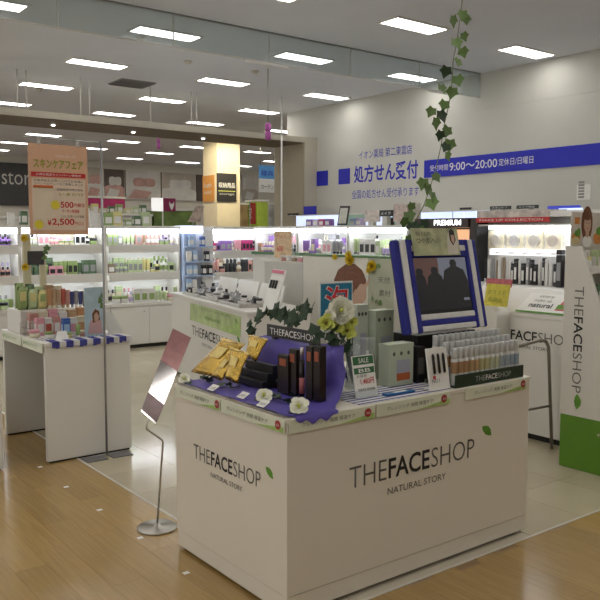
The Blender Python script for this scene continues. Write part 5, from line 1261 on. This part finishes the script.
# hanging blue and white sign
a = ony(259, 192, 14.0); c = ony(275, 166, 14.0); mz = (a.z+c.z)/2
t = thing('hanging_sign', 'blue and white hanging department sign beyond the portal', 'sign', ((a.x+c.x)/2, 14.0, a.z))
boxpart('upper_board', a.x, c.x, 13.99, 14.01, mz, c.z, mat('sky blue board', (.10, .32, .66), .5, noise=.05), t); boxpart('lower_board', a.x, c.x, 13.99, 14.01, a.z, mz, m_white, t)
text('lettering', '寝具', (a.x+.05, 13.989, mz+.06), X, Z, c.x-a.x-.1, .12, m_blue, t); text('lettering', 'カーテン', (a.x+.05, 13.989, a.z+.07), X, Z, c.x-a.x-.1, .10, m_inkg, t)
for xx in (a.x+.04, c.x-.04):
    b = NB(); bm_tube(b, [(xx, 14, c.z), (xx, 14, 3.70)], .006, 5); part('hanger_wire', b, m_grey, t)
# low fixtures of the far shop (only their tops show)
def farbox(px0, px1, py0, py1, yy, m, label, nm, cat, d_=.5, grp=None):
    a = ony(px0, py1, yy); c = ony(px1, py0, yy)
    t = thing(nm, label, cat, ((a.x+c.x)/2, yy+d_/2, 0), group=grp)
    b = NB(); bm_box(b, a.x, c.x, yy, yy+d_, 0, c.z-.05, .01); part('body', b, m, t)
    b = NB(); bm_box(b, a.x-.02, c.x+.02, yy-.02, yy+d_+.02, c.z-.049, c.z, .005); part('top_board', b, m_lam2, t)
    return t, a, c
t, a, c = farbox(-8, 48, 217, 222, 14.0, m_lam2, 'white far fixture below the charcoal fascia', 'far_fixture', 'fixture')
t, a, c = farbox(50, 152, 214, 222, 14.0, m_lam2, 'white far fixture carrying green packs behind the sale poster', 'far_fixture', 'fixture')
for k in range(12):
    xx = a.x+.1+(c.x-a.x-.2)*k/11; pack('carton', ('green', 'yellow', 'pale green', 'dark green')[k % 4], 'white', xx, 14.2, c.z+.001, .12, .1, .10+.04*(k % 3), 0, f'{("green", "yellow", "pale green", "dark green")[k % 4]} pack, {ORD[k]} from left on the far fixture by the sale poster', 'packs on the far fixture')
t, a, c = farbox(154.5, 196, 209, 222, 14.0, mat('green goods shelf', (.16, .24, .06), .6, noise=.3, nscale=6), 'green stocked far fixture left of the pillar', 'far_fixture', 'fixture')
t, a, c = farbox(218, 248, 203, 222, 16.3, mat('tan goods shelf', (.36, .25, .13), .6, noise=.3, nscale=6), 'tan stocked far fixture right of the pillar foot', 'far_fixture', 'fixture')
t, a, c = farbox(86, 125, 197, 215, 17.0, mat('magenta cloth', (.42, .02, .14), .6, noise=.2, nscale=5), 'magenta draped far display below the bedding posters', 'far_fixture', 'fixture')
t, a, c = farbox(257, 268, 200, 222, 16.0, mat('lime panel', (.38, .52, .05), .5, noise=.1), 'lime green far panel right of the red banner', 'far_fixture', 'fixture')
t, a, c = farbox(269, 283, 203, 222, 17.0, mat('grey goods shelf', (.42, .41, .40), .6, noise=.3, nscale=6), 'grey stocked far fixture beside the portal jamb', 'far_fixture', 'fixture')
a = ony(250.5, 224, 12.4); c = ony(255.5, 203, 12.4)
t = thing('red_banner', 'narrow red vertical banner beyond the portal', 'banner', ((a.x+c.x)/2, 12.4, 0))
boxpart('cloth', a.x, c.x, 12.39, 12.41, a.z, c.z, mat('red banner cloth', (.55, .06, .04), .6, noise=.15, nscale=8), t)
b = NB(); bm_tube(b, [(a.x-.01, 12.4, 0), (a.x-.01, 12.4, c.z+.02)], .01, 6); part('pole', b, m_grey, t)
text('lettering', 'SALE', (a.x+.015, 12.389, a.z+.1), Z, -X, c.z-a.z-.2, .06, m_white, t)
a = ony(152, 211, 12.6); c = ony(175, 198.5, 12.6); xm = (a.x+c.x)/2-.02
t = thing('lit_aisle_sign', 'white and magenta aisle sign with white emblem on a pole', 'sign', (xm, 12.6, 0))
boxpart('white_panel', a.x, xm, 12.58, 12.62, a.z, c.z, mat('lit white sign', (.9, .9, .88), .5, emit=.6), t)
boxpart('magenta_panel', xm, c.x, 12.58, 12.62, a.z, c.z, mat('magenta sign', (.28, .02, .10), .5, noise=.05), t)
flat('emblem', [(xm+.17+.05*x, 12.578, a.z+.10+.09*z) for x, z in ((-1, .9), (-.5, .5), (0, .35), (.5, .5), (1, .9), (.9, .1), (.4, -.6), (0, -.9), (-.4, -.6), (-.9, .1))], -Y, m_white, t, .003)
b = NB(); bm_tube(b, [(xm, 12.6, 0), (xm, 12.6, a.z)], .012, 6); part('pole', b, m_lam2, t)
a = ony(188, 222, 12.3); c = ony(207, 206, 12.3)
t = thing('tilted_board', 'tilted patterned board in front of the pillar', 'board', ((a.x+c.x)/2, 12.3, 0))
b = NB(); bm_prism(b, [(a.x, 12.3, a.z), (a.x+.25, 12.3, a.z), (c.x, 12.4, c.z), (c.x-.16, 12.4, c.z)], (0, .02, 0)); part('board', b, mat('patterned print', (.45, .36, .30), .6, noise=.4, nscale=9), t)
b = NB(); bm_tube(b, [(a.x+.12, 12.33, 0), (a.x+.12, 12.33, a.z+.02)], .012, 6); part('leg', b, m_grey, t)

# hanging lanterns and white ceiling pole
m_pinkl = mat('pink lantern', (.45, .10, .38), .4, noise=.4, nscale=40)
hp = onz(268, 66, 3.70)
def lantern(x, y, z0, z1, m, label):
    t = thing('hanging_lantern', label, 'pendant', (x, y, z0), group='hanging pendants')
    r = (z1-z0)*.17; h = z1-z0
    b = NB(); bm_lathe(b, [(.001, z0), (r, z0+h*.06), (r, z0+h*.46), (r*.7, z0+h*.5), (r, z0+h*.54), (r, z0+h*.94), (.004, z1)], 12, x, y); part('body', b, m, t)
    b = NB(); bm_tube(b, [(x, y, z1-.01), (x, y, 3.70)], .006, 6); part('rod', b, m_grey, t)
    b = NB(); bm_lathe(b, [(.03, 3.70), (.03, 3.685), (.008, 3.67)], 10, x, y); part('ceiling_cup', b, m_white, t)
lantern(hp.x, hp.y, 2.755, 2.985, m_pinkl, 'pink and white pendant hanging on a rod beyond the glass barrier')
h2 = ony(158.5, 142, 14.0); lantern(h2.x, 14.0, ony(158, 149, 14).z, ony(158, 138, 14).z, m_pinkl, 'small purple pendant hanging beyond the beam at left')
h2 = ony(194.5, 142, 14.0); lantern(h2.x, 14.0, ony(194, 143, 14).z, ony(194, 136, 14).z, mat('pale lantern', (.55, .60, .50), .4, noise=.2, nscale=20), 'small pale pendant hanging beyond the beam near the pillar')
rp = onz(281.5, 97, 3.70)
b = NB(); bm_tube(b, [(rp.x, rp.y, 0), (rp.x, rp.y, 1.8), (rp.x, rp.y, 3.699)], .014, 8)
solo('ceiling_pole', b, m_white, 'thin white pole from floor to ceiling beside the portal', 'pole')

# track spots washing the pillar of the far shop
for k, (x, y) in enumerate(((8.35, 14.3), (9.5, 13.9))):
    t = thing('track_spot', ('ceiling spot lamp washing the left face of the pillar', 'ceiling spot lamp washing the right face of the pillar')[k], 'spot lamp', (x, y, 3.70), group='spots on the pillar')
    b = NB(); bm_lathe(b, [(.04, 3.70), (.045, 3.60), (.05, 3.56), (.04, 3.56)], 12, x, y); part('housing', b, m_white, t)
    ld = bpy.data.lights.new('spot_bulb', 'SPOT'); ld.energy = 120; ld.color = (1, .86, .58); ld.spot_size = 1.5; ld.spot_blend = .6; ld.shadow_soft_size = .05
    lo = bpy.data.objects.new('spot_bulb', ld); COL.objects.link(lo); lo.parent = t; lo.location = (0, 0, -.16)
    d = Vector((9.4, 15.2, 2.6))-Vector((x, y, 3.54)); lo.rotation_euler = d.to_track_quat('-Z', 'Y').to_euler()
